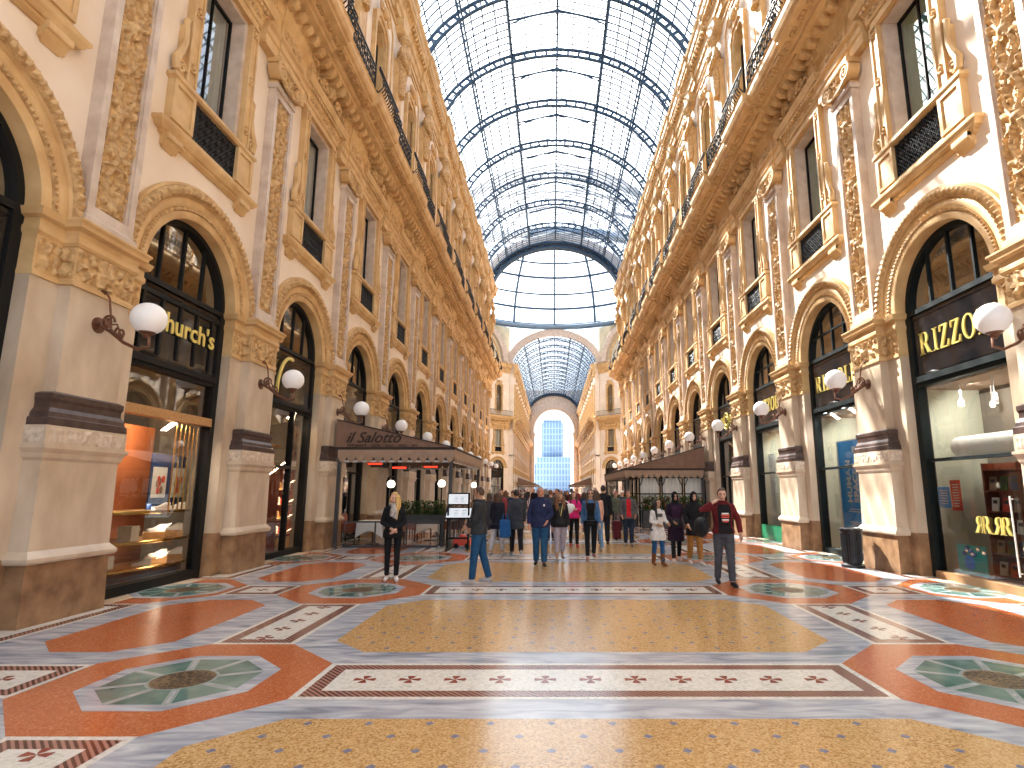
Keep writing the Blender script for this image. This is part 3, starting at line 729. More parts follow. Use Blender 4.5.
# ------------------------------------------------------------------ glass barrel roof
VA, VB, VZ = 7.8, 6.4, 22.7
def vp(t, off=0.): return ((VA + off) * cos(t), VZ + (VB + off) * sin(t))
T0 = .20; TL = math.acos(2.9 / VA)
def roof_parts(y0, y1, ribs, fine=True):
    out = []
    def chord(b, off, w, d, y, ta, tb, n):
        pts = [vp(ta + (tb - ta) * i / n, off) for i in range(n + 1)]; pin = [vp(ta + (tb - ta) * i / n, off - d) for i in range(n + 1)]
        v = []; f = []
        for (x, z), (xi, zi) in zip(pts, pin): v += [(x, y - w / 2, z), (x, y + w / 2, z), (xi, y + w / 2, zi), (xi, y - w / 2, zi)]
        for i in range(n):
            for k in range(4): f.append((4 * i + k, 4 * i + (k + 1) % 4, 4 * i + 4 + (k + 1) % 4, 4 * i + 4 + k))
        b.add(v, f)
    def post(b, t, o0, o1, w, y, wy):
        (x0, z0), (x1, z1) = vp(t, o0), vp(t, o1); tx, tz = -sin(t) * w / 2, cos(t) * w / 2
        v = []
        for (x, z) in ((x0, z0), (x1, z1)): v += [(x - tx, y - wy, z - tz), (x + tx, y - wy, z + tz), (x + tx, y + wy, z + tz), (x - tx, y + wy, z - tz)]
        b.add(v, [(0, 1, 2, 3), (7, 6, 5, 4), (0, 4, 5, 1), (1, 5, 6, 2), (2, 6, 7, 3), (3, 7, 4, 0)])
    # lattice rib: two chords, posts with rounded cells
    b = MB(); chord(b, -.02, .16, .11, 0, T0, pi - T0, 60); chord(b, -.47, .16, .10, 0, T0, pi - T0, 60)
    n = 30
    for i in range(n + 1): post(b, T0 + (pi - 2 * T0) * i / n, -.1, -.5, .13, 0, .06)
    rib = b.mesh('rib', 'steel')
    for y in ribs: out.append(('rib', rib, y))
    b = MB(); chord(b, .0, .10, .16, 0, T0, pi - T0, 48); half = b.mesh('rib', 'steel')
    # main purlins
    def long(b, t, off, w, d):
        (x0, z0) = vp(t, off); (x1, z1) = vp(t, off - d); tx, tz = -sin(t) * w / 2, cos(t) * w / 2
        v = []
        for y in (y0, y1): v += [(x0 - tx, y, z0 - tz), (x0 + tx, y, z0 + tz), (x1 + tx, y, z1 + tz), (x1 - tx, y, z1 - tz)]
        b.add(v, [(0, 1, 2, 3), (7, 6, 5, 4), (0, 4, 5, 1), (1, 5, 6, 2), (2, 6, 7, 3), (3, 7, 4, 0)])
    t54 = math.acos(5.45 / VA)
    for t in (t54, pi - t54):
        b = MB(); long(b, t, 0, .11, .10); long(b, t, -.34, .09, .08)
        for i in range(int((y1 - y0) / 1.17)): post(b, t, -.05, -.38, .07, y0 + .6 + 1.17 * i, .035)
        out.append(('purlin', b.mesh('purlin', 'steel'), 0))
    for t in (TL, pi - TL):
        b = MB(); long(b, t, .02, .16, .22); out.append(('purlin', b.mesh('purlin', 'steel'), 0))
    b = MB(); b.box(-.06, .06, y0, y1, 29.62, 29.75); out.append(('ridge_beam', b.mesh('ridge_beam', 'steel'), 0))
    # thin glazing bars
    b = MB()
    for k in range(1, 4):
        for t in (T0 + (t54 - T0) * k / 4, t54 + (TL - t54) * k / 4):
            for tt in (t, pi - t): long(b, tt, .0, .07, .05)
    st = P / 9
    for i in range(int((y1 - y0) / st) + 1):
        y = y0 + st * i
        for ta, tb in ((T0, TL), (pi - TL, pi - T0)): chord(b, .01, .065, .045, y, ta, tb, 12)
    xl, zl = vp(TL)
    for i in range(int((y1 - y0) / st) + 1):
        y = y0 + st * i
        for s in (-1, 1):
            b.box(s * xl - .02, s * xl + .02, y - .016, y + .016, zl, 28.95)
            v = [(s * xl, y - .016, 28.93), (s * xl, y + .016, 28.93), (s * xl, y + .016, 28.98), (s * xl, y - .016, 28.98), (0, y - .016, 29.66), (0, y + .016, 29.66), (0, y + .016, 29.71), (0, y - .016, 29.71)]
            b.add(v, [(0, 1, 5, 4), (1, 2, 6, 5), (2, 3, 7, 6), (3, 0, 4, 7)])
    for s in (-1, 1):
        b.box(s * xl - .05, s * xl + .05, y0, y1, 28.88, 28.98)
        for k in (1, 2): b.box(s * xl * k / 3 - .02, s * xl * k / 3 + .02, y0, y1, 28.93 + .73 * (1 - k / 3), 28.97 + .73 * (1 - k / 3))
    out.append(('glazing_bars', b.mesh('glazing_bars', 'steel'), 0))
    # glass
    b = MB(); n = 16
    for ta, tb in ((T0, TL), (pi - TL, pi - T0)):
        pts = [vp(ta + (tb - ta) * i / n, .03) for i in range(n + 1)]
        for (a, c), (d, e) in zip(pts, pts[1:]): b.add([(a, y0, c), (a, y1, c), (d, y1, e), (d, y0, e)], [(0, 1, 2, 3)])
    for s in (-1, 1):
        b.add([(s * xl, y0, zl), (s * xl, y1, zl), (s * xl, y1, 28.96), (s * xl, y0, 28.96)], [(0, 1, 2, 3)])
        b.add([(s * xl, y0, 28.99), (s * xl, y1, 28.99), (0, y1, 29.73), (0, y0, 29.73)], [(0, 1, 2, 3)])
    out.append(('glass_panes', b.mesh('glass_panes', 'roofglass'), 0))
    # gabled lantern frames half-way between the ribs
    b = MB()
    for s in (-1, 1):
        b.tube([(s * xl, 0, 28.5), (s * xl, 0, 28.93)], .07, 6); b.tube([(s * xl, 0, 28.9), (0, 0, 29.62)], .06, 6)
        b.tube([(s * xl, 0, zl - .1), (s * xl * .93, 0, 28.75), (s * xl * .72, 0, 29.02), (s * xl * .4, 0, 29.32), (0, 0, 29.5)], .035, 5)
        b.tube([(s * xl, 0, 28.9), (s * xl * .72, 0, 29.02)], .03, 5)
    b.ball((0, 0, 29.58), .14, 10, 6)
    fr = b.mesh('lantern_frame', 'steel')
    for y in ribs[:-1]: out.append(('lantern_frame', fr, y + P / 2))
    # broad end arch
    b = MB(); chord(b, .0, .9, .22, y1 - .45, T0, pi - T0, 60); chord(b, -.6, .9, .12, y1 - .45, T0, pi - T0, 60)
    for i in range(31): post(b, T0 + (pi - 2 * T0) * i / 30, -.1, -.65, .10, y1 - .45, .4)
    out.append(('end_arch', b.mesh('end_arch', 'steel'), 0))
    return out
def roof(name, label, y0, y1, ribs):
    r = root(name, label, 'glass roof', (0, 0, 0), 0, None, 'structure')
    for nm, me, y in roof_parts(y0, y1, ribs):
        o = link(nm, me, r); o.location.y = y
roof('glass_roof', 'arched glass and blue-grey iron roof over the near arcade', -6, 60.2, [Y0 + P * k for k in range(-2, 12)])
FAR0, FAR1 = 98.7, 160.5
roof('glass_roof', 'arched glass roof of the far arcade beyond the dome', FAR0, FAR1, [FAR0 + P * (k + .3) for k in range(13)])

# ------------------------------------------------------------------ octagon and dome
OC = 79.5; AP = 19.15; HS = AP * math.tan(pi / 8)
def diag_wall(name, cx, cy, rz, label, full):
    ys = [-5.45, 0, 5.45] if full else []
    w = link(name, wall_mesh(ys, -HS, HS)); w.location = (cx, cy, 0); w.rotation_euler = (0, 0, rz)
    tag(w, label, 'wall', None, 'structure')
    cs = [-7.3, -2.73, 2.73, 7.3]
    link('main_cornice', cornice_mesh(CORN, cs, -HS, HS, .14, .6, (.28, .66, 13.36, 13.59, .17, .39)), w)
    link('upper_cornice', cornice_mesh(UPC, cs, -HS, HS, .1, .6, (.2, .42, 22.86, 23.02, .13, .29)), w)
    # lunette: cream field in a stone arch
    b = MB(); n = 32
    b.add([(-.1, y, z) for y, z in ((-HS, 24), (HS, 24), (HS, 30.6), (-HS, 30.6))], [(0, 1, 2, 3)], 0)
    b.arc([(6.0, -.1), (6.0, .5), (6.25, .6), (6.9, .6), (7.1, .4), (7.1, -.1)], 24.0, 0, pi, 48, 1)
    b.arc([(5.3, -.1), (5.3, .1), (5.5, .1), (5.5, -.1)], 24.0, 0, pi, 40, 2)
    link('lunette', b.mesh('lunette', ['lunette_fill', 'pale', 'gold']), w, 'painted greenish cream lunette in a stone arch')
    if full:
        for i, y in enumerate(ys):
            for nm, src in [('arch_moulding', ARCH)] + [('window_' + p[0], p[1]) for p in WIN if p[0] in ('sill', 'balcony_pedestal', 'grille', 'surround', 'pediment', 'frame', 'pane')] + [('attic_window_' + p[0], p[1]) for p in UPW if p[0] in ('surround', 'frame', 'pane')]:
                o = link(nm, src, w); o.location = (0, y, 0)
            o = link('window_curtain', CURT[-1], w); o.location = (0, y, 0)
        rb = MB().join(MB()); 
        for y in cs:
            for p in PIER:
                if p[0] in ('plinth', 'pedestal', 'shaft', 'capital', 'impost', 'pilaster', 'scroll_capital', 'attic_pillar') and abs(y) < 6:
                    o = link('pier_' + p[0], p[1], w); o.location = (0, y, 0)
        o = link('balcony_rail', octo_rail, w, 'dark iron balcony rail')
    return w
M['lunette_fill'] = mat('painted_lunette', (.50, .47, .34), (.66, .58, .42), .8, .6)
b = MB()
for z in (14.36, 15.2): b.tube([(1.2, -HS + .3, z), (1.2, HS - .3, z)], .035, 6)
for i in range(64):
    y = -HS + .4 + (2 * HS - .8) * i / 63; b.tube([(1.2, y, 14.3), (1.26, y, 14.75), (1.2, y, 15.2)], .03, 4)
octo_rail = b.mesh('balcony_rail', 'iron')
c45 = AP * cos(pi / 4)
DW = {}
for sx, sy, rz, side, full in ((-1, 1, -pi / 4, 'left', True), (1, 1, -3 * pi / 4, 'right', True), (-1, -1, pi / 4, 'left', False), (1, -1, 3 * pi / 4, 'right', False)):
    DW[sx, sy] = diag_wall('wall_octagon_%s_%s' % ('far' if sy > 0 else 'near', side), sx * c45, OC + sy * c45, rz,
        'slanting %s wall of the octagon under the dome, on the %s side' % ('far' if sy > 0 else 'near', side), full)
for s in (-1, 1):  # plain walls added across the open cross arms to cut daylight
    b = MB(); b.ext(CORN, -HS, HS, 1); b.ext(UPC, -HS, HS, 1); b.box(-.5, 0, -HS, HS, 0, 30.6, 0)
    o = link('wall_octagon_side_' + SIDE(s), b.mesh('wall', ['cream', 'gold'])); o.location = (s * AP, OC, 0); o.rotation_euler = (0, 0, 0 if s < 0 else pi)
    tag(o, '%s side wall of the octagon under the dome' % SIDE(s), 'wall', None, 'structure')
# arch walls over the arm mouths
def arch_wall(name, y, label, faces):
    b = MB(); n = 40
    A = [vp(T0 + (pi - 2 * T0) * i / n, .0) for i in range(n + 1)]; B = [vp(T0 + (pi - 2 * T0) * i / n, 1.15) for i in range(n + 1)]
    for i in range(n):
        q = [A[i], A[i + 1], B[i + 1], B[i]]
        v = [(x, y + d, z) for d in (-.3 * faces, .4 * faces) for x, z in q]
        b.add(v, [(0, 1, 2, 3), (7, 6, 5, 4), (0, 4, 5, 1), (2, 6, 7, 3)], 0)
        (x0, z0), (x1, z1) = B[i], B[i + 1]
        if z0 < 30.6 and z1 < 30.6: b.add([(x0, y, z0), (x1, y, z1), (x1, y, 30.6), (x0, y, 30.6)], [(0, 1, 2, 3)], 1)
    o = link(name, b.mesh('arch', ['pale', 'roofglass'])); tag(o, label, 'arch wall', None, 'structure')
arch_wall('wall_arch_near', 60.35, 'stone arch where the near glass roof meets the octagon', 1)
arch_wall('wall_arch_far', FAR0 - .05, 'stone arch where the far glass roof meets the octagon', 1)
# dome
r = root('glass_dome', 'round glass and iron dome over the octagon', 'glass dome', (0, OC, 0), 0, None, 'structure')
DR, DZ, DH = 19.0, 30.6, 16.5
def dp(t, off=0): return ((DR + off) * cos(t), DZ + (DH + off) * sin(t))
b = MB(); b.lathe([(DR + .8, 30.4), (DR + .8, 31.0), (DR - .5, 31.0), (DR - .7, 30.8), (DR - .5, 30.4)], (0, 0, 0), 64, 0, False); 
b.f.pop(); b.f.pop(); b.mi.pop(); b.mi.pop(); b.sm.pop(); b.sm.pop()
link('ring_beam', b.mesh('ring_beam', 'steel_light'), r, 'blue-grey iron ring at the foot of the dome')
b = MB(); pts = [dp(.02 + 1.4 * i / 20) for i in range(21)]
b.tube([(x, 0, z) for x, z in pts], .16, 6); b.tube([(x - .5, 0, z - .2) for x, z in pts], .10, 6)
for i in range(0, 20): b.tube([(pts[i][0], 0, pts[i][1]), (pts[i][0] - .5, 0, pts[i][1] - .2)], .05, 4)
me = b.mesh('dome_rib', 'steel')
for k in range(16): o = link('dome_rib', me, r); o.rotation_euler.z = 2 * pi * k / 16 + pi / 2
for i, t in enumerate((.034, .204, .358, .532, .682, .84, 1.03, 1.22, 1.41)):
    b = MB(); x, z = dp(t); b.tube([(x * cos(a), x * sin(a), z) for a in [2 * pi * k / 64 for k in range(64)]], .22 if i % 2 else .17, 6, 0, True); link('dome_ring', b.mesh('dome_ring', 'steel'), r)
b = MB(); pr = [dp(.0 + 1.5 * i / 20, .1) for i in range(21)]; b.lathe(pr, (0, 0, 0), 64); b.f = b.f[:-2]; b.mi = b.mi[:-2]; b.sm = b.sm[:-2]
link('glass_panes', b.mesh('glass_panes', 'roofglass'), r)

# ------------------------------------------------------------------ far arm and its end arch
for s in (-1, 1):
    sg = 1 if s < 0 else -1; n = 13
    bays = [sg * (FAR0 + P * (i + .5) + .3) for i in range(n)]; cs = [sg * (FAR0 + P * i + .3) for i in range(n + 1)]
    lo, hi = sorted((sg * FAR0, sg * FAR1))
    w = link('wall_far_' + SIDE(s), wall_mesh(bays, lo, hi)); w.location = (s * W, 0, 0); w.rotation_euler = (0, 0, 0 if s < 0 else pi)
    tag(w, '%s wall of the far arcade beyond the octagon' % SIDE(s), 'wall', None, 'structure')
    link('main_cornice', cornice_mesh(CORN, cs, lo, hi, .14, 1.1, (.28, .66, 13.36, 13.59, .17, .39)), w); link('upper_cornice', cornice_mesh(UPC, cs, lo, hi, .1, .95, (.2, .42, 22.86, 23.02, .13, .29)), w)
    for y in bays:
        for nm, src in [('arch_moulding', ARCH)] + [('window_' + p[0], p[1]) for p in WIN if p[0] in ('sill', 'surround', 'pediment', 'pane')] + [('attic_window_' + p[0], p[1]) for p in UPW if p[0] in ('surround', 'pane')]:
            o = link(nm, src, w); o.location = (0, y, 0)
        o = link('window_curtain', CURT[s], w); o.location = (0, y, 0)
    for y in cs:
        for p in PIER:
            if p[0] in ('plinth', 'pedestal', 'shaft', 'capital', 'impost', 'pilaster', 'scroll_capital', 'attic_pillar'):
                o = link('pier_' + p[0], p[1], w); o.location = (0, y, 0)
b = MB(); hw, sp = 5.75, 18.3; y0, y1 = FAR1, FAR1 + 2.5
A = [(hw * cos(pi * i / 32), sp + (hw + .3) * sin(pi * i / 32)) for i in range(33)]
for (x0, z0), (x1, z1) in zip(A, A[1:]):
    b.add([(x0, y0, z0), (x1, y0, z1), (x1, y0, 30), (x0, y0, 30)], [(0, 1, 2, 3)], 0); b.add([(x0, y0, z0), (x1, y0, z1), (x1, y1, z1), (x0, y1, z0)], [(0, 1, 2, 3)], 0)
for s in (-1, 1):
    a, c = sorted((s * hw, s * 9)); b.box(a, c, y0, y1, 0, 30.0)
    a, c = sorted((s * (hw - .35), s * (hw + .9))); b.box(a, c, y0 - .35, y1, 16.8, 17.3, 1); b.box(a, c, y0 - .2, y1, 17.3, 17.8, 1)
    a, c = sorted((s * (hw - .2), s * (hw + .7))); b.box(a, c, y0 - .25, y0 + .6, 0, 16.8, 1)
b.xform(Matrix.Identity(4))
o = link('wall_end_arch', b.mesh('end', ['endstone0', 'endstone'] if 0 else ['pale', 'pale'])); tag(o, 'stone triumphal arch closing the far end of the arcade', 'arch wall', None, 'structure')
# moulded ring of that arch
b = MB(); n = 40
for k, (ra, rb, d) in enumerate(((0, .5, .25), (.5, 1.1, .45), (1.1, 1.7, .3))):
    for i in range(n):
        q = [((hw + r_) * cos(t), sp + (hw + .3 + r_) * sin(t)) for r_, t in ((ra, pi * i / n), (ra, pi * (i + 1) / n), (rb, pi * (i + 1) / n), (rb, pi * i / n))]
        v = [(x, FAR1 - dd, z) for dd in (d, -.1) for x, z in q]; b.add(v, [(0, 1, 2, 3), (7, 6, 5, 4), (0, 4, 5, 1), (2, 6, 7, 3)], 0)
link('arch_moulding', b.mesh('arch_moulding', 'pale'), o)
# square and tower beyond
b = MB(); b.box(-90, 90, 174.9, 420, -.3, -.02)
M['plaza'] = mat('pale_paving', (.55, .54, .52), (.66, .65, .62), .6, .4)
o = link('ground', b.mesh('ground', 'plaza')); tag(o, 'pale paved square beyond the end arch', 'paving', None, 'structure')
TY = 300
t = root('office_tower', 'pale blue glass office tower seen through the far end arch', 'tower', (-.6, TY, 0))
b = MB(); b.box(-5.6, 5.6, 0, 14, 0, 37); b.box(-4.9, 4.9, 1, 13, 37, 38.6); link('tower_block', b.mesh('tower_block', 'tower'), t)
b = MB(); b.box(-8.4, 9.2, -6, 0, 0, 18.6); b.box(-9.2, -8.4, -5, 0, 0, 15); link('podium', b.mesh('podium', 'tower'), t, 'lower wide block in front of the tower')
b = MB()
for k in range(12): b.box(-5.75, 5.75, -.12, 14.1, 2.9 * k + 1.0, 2.9 * k + 1.5)
link('floor_bands', b.mesh('floor_bands', 'towerband') if 'towerband' in M else b.mesh('floor_bands', 'tower'), t)

# ------------------------------------------------------------------ sky, sun, camera
SUN = Vector((-.36, .55, .68)).normalized()
wd = bpy.data.worlds.new('World'); SC.world = wd; wd.use_nodes = True
n = wd.node_tree.nodes; l = wd.node_tree.links; bg = n['Background']
sky = n.new('ShaderNodeTexSky'); sky.sky_type = 'NISHITA'; sky.sun_disc = False; sky.sun_elevation = math.asin(SUN.z); sky.sun_rotation = atan2(SUN.x, SUN.y)
sky.air_density = 1.2; sky.dust_density = 2.5; sky.ozone_density = 1.5
tc = n.new('ShaderNodeTexCoord'); cl = n.new('ShaderNodeTexNoise'); cl.inputs['Scale'].default_value = 2.2; cl.inputs['Detail'].default_value = 6
l.new(tc.outputs['Generated'], cl.inputs['Vector'])
# thin bright cloud round the sun, pale blue sky away from it
dt = n.new('ShaderNodeVectorMath'); dt.operation = 'DOT_PRODUCT'; dt.inputs[1].default_value = SUN
l.new(tc.outputs['Generated'], dt.inputs[0])
ma = n.new('ShaderNodeMath'); ma.operation = 'MULTIPLY_ADD'; ma.inputs[1].default_value = .35; l.new(cl.outputs['Fac'], ma.inputs[0]); l.new(dt.outputs['Value'], ma.inputs[2])
mr = n.new('ShaderNodeMapRange'); mr.interpolation_type = 'SMOOTHSTEP'; mr.inputs['From Min'].default_value = .80; mr.inputs['From Max'].default_value = 1.12
l.new(ma.outputs[0], mr.inputs['Value'])
mx = n.new('ShaderNodeMix'); mx.data_type = 'RGBA'; mx.inputs['B'].default_value = (5.2, 5.1, 4.95, 1)
sc_ = n.new('ShaderNodeMix'); sc_.data_type = 'RGBA'; sc_.inputs['Factor'].default_value = .86; sc_.inputs['B'].default_value = (.78, .95, 1.18, 1)
l.new(sky.outputs['Color'], sc_.inputs['A'])
l.new(mr.outputs['Result'], mx.inputs['Factor']); l.new(sc_.outputs['Result'], mx.inputs['A'])
# bright haze low over the horizon
sx = n.new('ShaderNodeSeparateXYZ'); l.new(tc.outputs['Generated'], sx.inputs[0])
hz = n.new('ShaderNodeMapRange'); hz.interpolation_type = 'SMOOTHSTEP'; hz.inputs['From Min'].default_value = .20; hz.inputs['From Max'].default_value = .05
l.new(sx.outputs['Z'], hz.inputs['Value'])
m3 = n.new('ShaderNodeMix'); m3.data_type = 'RGBA'; m3.inputs['B'].default_value = (1.7, 1.8, 1.9, 1)
l.new(hz.outputs['Result'], m3.inputs['Factor']); l.new(mx.outputs['Result'], m3.inputs['A'])
l.new(m3.outputs['Result'], bg.inputs['Color']); bg.inputs['Strength'].default_value = 1.0
sl = bpy.data.lights.new('sun', 'SUN'); sl.energy = 31.0; sl.angle = .009; sl.color = (1., .94, .85)
so = bpy.data.objects.new('sun', sl); COL.objects.link(so); so.rotation_euler = SUN.to_track_quat('Z', 'Y').to_euler()
cam = bpy.data.cameras.new('camera'); co = bpy.data.objects.new('camera', cam); COL.objects.link(co); SC.camera = co
cam.sensor_fit = 'HORIZONTAL'; cam.sensor_width = 36; cam.lens = 565 / 1024 * 36
cam.shift_x = (512 - 553) / 1024; cam.shift_y = (393 - 384) / 1024
th = math.atan((490 - 393) / 565)
co.location = (-.26, 0, 1.7); co.rotation_euler = (pi / 2 + th, 0, 0); cam.clip_end = 1000
vs = SC.view_settings; SC.display_settings.display_device = 'sRGB'; vs.view_transform = 'Standard'; vs.look = 'None'; vs.gamma = 1; vs.use_curve_mapping = False; vs.exposure = -.08
cy = SC.cycles; cy.use_denoising = True; cy.max_bounces = 8; cy.diffuse_bounces = 4; cy.glossy_bounces = 3; cy.transparent_max_bounces = 12; cy.sample_clamp_indirect = 6
# ------------------------------------------------------------------ shop fronts
M['blackglass'] = mat('black_fascia', (.010, .010, .012), None, .06, spec=.6)
M['tan_sill'] = mat('brown_door_sill', (.30, .16, .07), None, .45)
def fascia_letters(word, h, w_):
    """Roman capitals with thick and thin strokes and serifs, drawn stroke by stroke"""
    def bar(x0, x1, y0, y1): return [(x0, y0), (x1, y0), (x1, y1), (x0, y1)]
    def glyph(c):
        if c == 'I': return .34, [bar(.10, .25, 0, 1), bar(0, .34, 0, .045), bar(0, .34, .955, 1)]
        if c == 'L': return .62, [bar(.09, .25, 0, 1), bar(0, .34, .95, 1), bar(0, .60, 0, .06), [(.52, .06), (.60, 0), (.62, .30), (.58, .30)]]
        if c == 'Z': return .66, [bar(.03, .64, .94, 1), bar(.0, .64, 0, .06), [(.0, .05), (.20, .05), (.64, .95), (.44, .95)], [(.03, 1), (.03, .72), (.07, .72), (.14, .95)], [(.64, 0), (.66, .30), (.61, .30), (.52, .05)]]
        if c == 'O':
            n = 28; q = []
            for i in range(n):
                a, e = 2 * pi * i / n, 2 * pi * (i + 1) / n
                q.append([(.42 + .42 * cos(a), .5 + .52 * sin(a)), (.42 + .42 * cos(e), .5 + .52 * sin(e)), (.42 + .26 * cos(e), .5 + .46 * sin(e)), (.42 + .26 * cos(a), .5 + .46 * sin(a))])
            return .84, q
        if c == 'R':
            q = [bar(.09, .25, 0, 1), bar(0, .34, 0, .05), bar(0, .45, .95, 1), bar(.25, .45, .46, .51)]
            n = 14
            for i in range(n):
                a, e = -pi / 2 + pi * i / n, -pi / 2 + pi * (i + 1) / n
                q.append([(.40 + .30 * cos(a), .73 + .27 * sin(a)), (.40 + .30 * cos(e), .73 + .27 * sin(e)), (.40 + .11 * cos(e), .73 + .22 * sin(e)), (.40 + .11 * cos(a), .73 + .22 * sin(a))])
            q.append([(.36, .49), (.56, .49), (.86, 0), (.62, 0)]); q.append(bar(.62, .92, 0, .05)); return .92, q
    out = []; x = 0
    for c in word:
        if c == ' ': x += .3; continue
        w, q = glyph(c); out.append((c, x, q)); x += w + .16
    k = w_ / (x - .16); res = []
    for c, x0, q in out:
        b = MB()
        for p in q: b.prism([((x0 + px) * k - w_ / 2, py * h) for px, py in p], 0, .025)
        res.append(b.mesh('letter_' + c, 'goldleaf'))
    return res
def front_parts(fm, mull=(-.62, 0, .62), hbar=None, sign='blackglass', lowbar=2.29, pane='shopglass', sill=.14, sillmat=None, vert=(), sz=(4.0, 5.3)):
    out = []; b = MB()
    for sg in (-1, 1): b.box(-.36, -.16, *sorted((sg * 1.22, sg * 1.40)), 0, SPR)
    b.arc([(1.26, -.36), (1.26, -.18), (1.40, -.18), (1.40, -.36)], SPR, 0, pi, 40)
    b.box(-.34, -.16, -1.24, 1.24, sz[1] + .02, sz[1] + .12); b.box(-.34, -.12, -1.24, 1.24, sz[0] - .12, sz[0]); b.box(-.34, -.17, -1.24, 1.24, sz[0] - .2, sz[0] - .12)
    for y in mull: b.box(-.30, -.23, y - .022, y + .022, SPR, SPR + sqrt(1.27 ** 2 - y * y))
    if hbar: b.box(-.30, -.23, -sqrt(1.27 ** 2 - (hbar - SPR) ** 2), sqrt(1.27 ** 2 - (hbar - SPR) ** 2), hbar - .025, hbar + .025)
    if lowbar: b.box(-.30, -.20, -1.24, 1.24, lowbar - .03, lowbar + .03)
    for y, z0, z1 in vert: b.box(-.31, -.2, y - .03, y + .03, z0, z1)
    out.append(('frame', b.mesh('frame', fm)))
    b = MB(); b.box(-.34, -.14, -1.24, 1.24, 0, sill); out.append(('base_panel', b.mesh('base_panel', sillmat or fm)))
    b = MB(); b.box(-.30, -.20, -1.24, 1.24, sz[0], sz[1])
    for z in (sz[0] + .06, sz[1] - .06): b.box(-.2, -.185, -1.2, 1.2, z - .015, z + .015)
    out.append(('fascia', b.mesh('fascia', sign), 'shiny dark sign panel above the window'))
    b = MB(); n = 24; b.add([(-.27, 1.28 * cos(pi * i / n), SPR + 1.28 * sin(pi * i / n)) for i in range(n + 1)], [tuple(range(n + 1))]); out.append(('fanlight_pane', b.mesh('fanlight_pane', 'pane'), 'half-round fanlight glass'))
    b = MB(); b.add([(-.25, -1.24, sill), (-.25, 1.24, sill), (-.25, 1.24, sz[0] - .1), (-.25, -1.24, sz[0] - .1)], [(0, 1, 2, 3)]); out.append(('shop_pane', b.mesh('shop_pane', pane), 'large shop window pane'))
    return out
GEN = {'black': front_parts('black', vert=((-.42, .14, 2.29), (.42, .14, 2.29)), pane='darkglass'),
       'rizzoli1': front_parts('teal', sillmat='tan_sill', vert=()),
       'rizzoli': front_parts('teal', hbar=6.05, vert=()),
       'door': front_parts('teal', hbar=6.05, vert=((.15, .14, 3.8),), sillmat='greenpanel') if 0 else None,
       'church': front_parts('black', lowbar=None, sill=.16), 'clear': front_parts('black', lowbar=None, sill=.14)}
LET = fascia_letters('RIZZOLI', .46, 2.05)
DARKNESS = {}
def shopfront(s, b_, kind, label, extra=()):
    loc, rz = place(s, BAYS[b_]); r = root('shop_front', label, 'shop front', loc, rz, 'shop fronts of the %s wall' % SIDE(s))
    assemble(r, GEN[kind]); assemble(r, list(extra)); return r
LP = lambda s, b_, d, y, z: (s * (W - d), BAYS[b_] + (y if s < 0 else -y), z)      # facade frame -> place
def thing(name, parts, label, cat, s, b_, d, y, z, group=None, rz=0.):
    """parts are built in the facade frame about their own base point"""
    loc = LP(s, b_, d, y, z); r = root(name, label, cat, loc, (0 if s < 0 else pi) + rz, group)
    assemble(r, parts); return r
def letters(zc, group_y=0): 
    out = []
    for m in LET:
        me = m.copy(); me.transform(Matrix.Translation((-.20, group_y, zc - .23))); out.append(('letter', me))
    return out
for b_ in range(NP):
    for s in (-1, 1):
        if s > 0 and b_ in (1, 2, 3):
            shopfront(s, b_, 'rizzoli1' if b_ == 1 else 'rizzoli', {1: 'nearest bookshop front, glass doors with posters and gold capitals above', 2: 'bookshop front with tall blue poster behind the glass and gold capitals on its fascia', 3: 'bookshop front with half-hidden gold capitals and pale curtains behind the glass'}[b_], letters(4.66))
        elif s < 0 and b_ == 1:
            tm = text_mesh("Church's", .52, .01, 'goldleaf', 0, 'CENTER', 1.0, .006); me_xform(tm, Matrix.Translation((-.16, .14, 4.56)) @ TXT)
            b = MB()
            for i in range(5):
                y = -1.0 + .5 * i
                b.box(-.2, -.17, y - .03, y + .03, 4.08, 5.24)
            b.box(-.2, -.16, -1.2, 1.2, 5.12, 5.2)
            hb = MB(); hb.box(-.34, -.14, -1.24, 1.24, 2.98, 3.14)
            shopfront(s, b_, 'church', 'black shoe shop front with gold lettering and lit display of white shoes', [('lettering', tm, 'gold lettering'), ('fascia_ribs', b.mesh('fascia_ribs', 'black')), ('copper_header', hb.mesh('copper_header', 'wood'), 'copper-brown header over the display')])
        elif s < 0 and b_ == 2:
            b = MB(); b.tube([(-.12, -.9 + .62 * (1 - cos(t)), 4.15 + 1.0 * sin(t)) for t in [1.75 * i / 20 for i in range(21)]], .045, 8)
            v = MB(); v.box(-.34, -.18, .30, .36, .14, 3.9); v.box(-.34, -.18, -1.24, .3, 2.26, 2.34)
            shopfront(s, b_, 'clear', 'black shop front with gilded curve on its fascia and red cabinet of delicacies inside', [('gilded_arc', b.mesh('gilded_arc', 'goldleaf'), 'gilded curved sign stroke'), ('window_bar', v.mesh('window_bar', 'black'))])
        else:
            nm = {0: 'dark shop front under the arch cut by the picture edge'}.get(b_) if s < 0 else None
            shopfront(s, b_, 'black', nm or '%s shop front along the %s wall, black frame and dark glass under its arch' % (nth(b_), SIDE(s)))

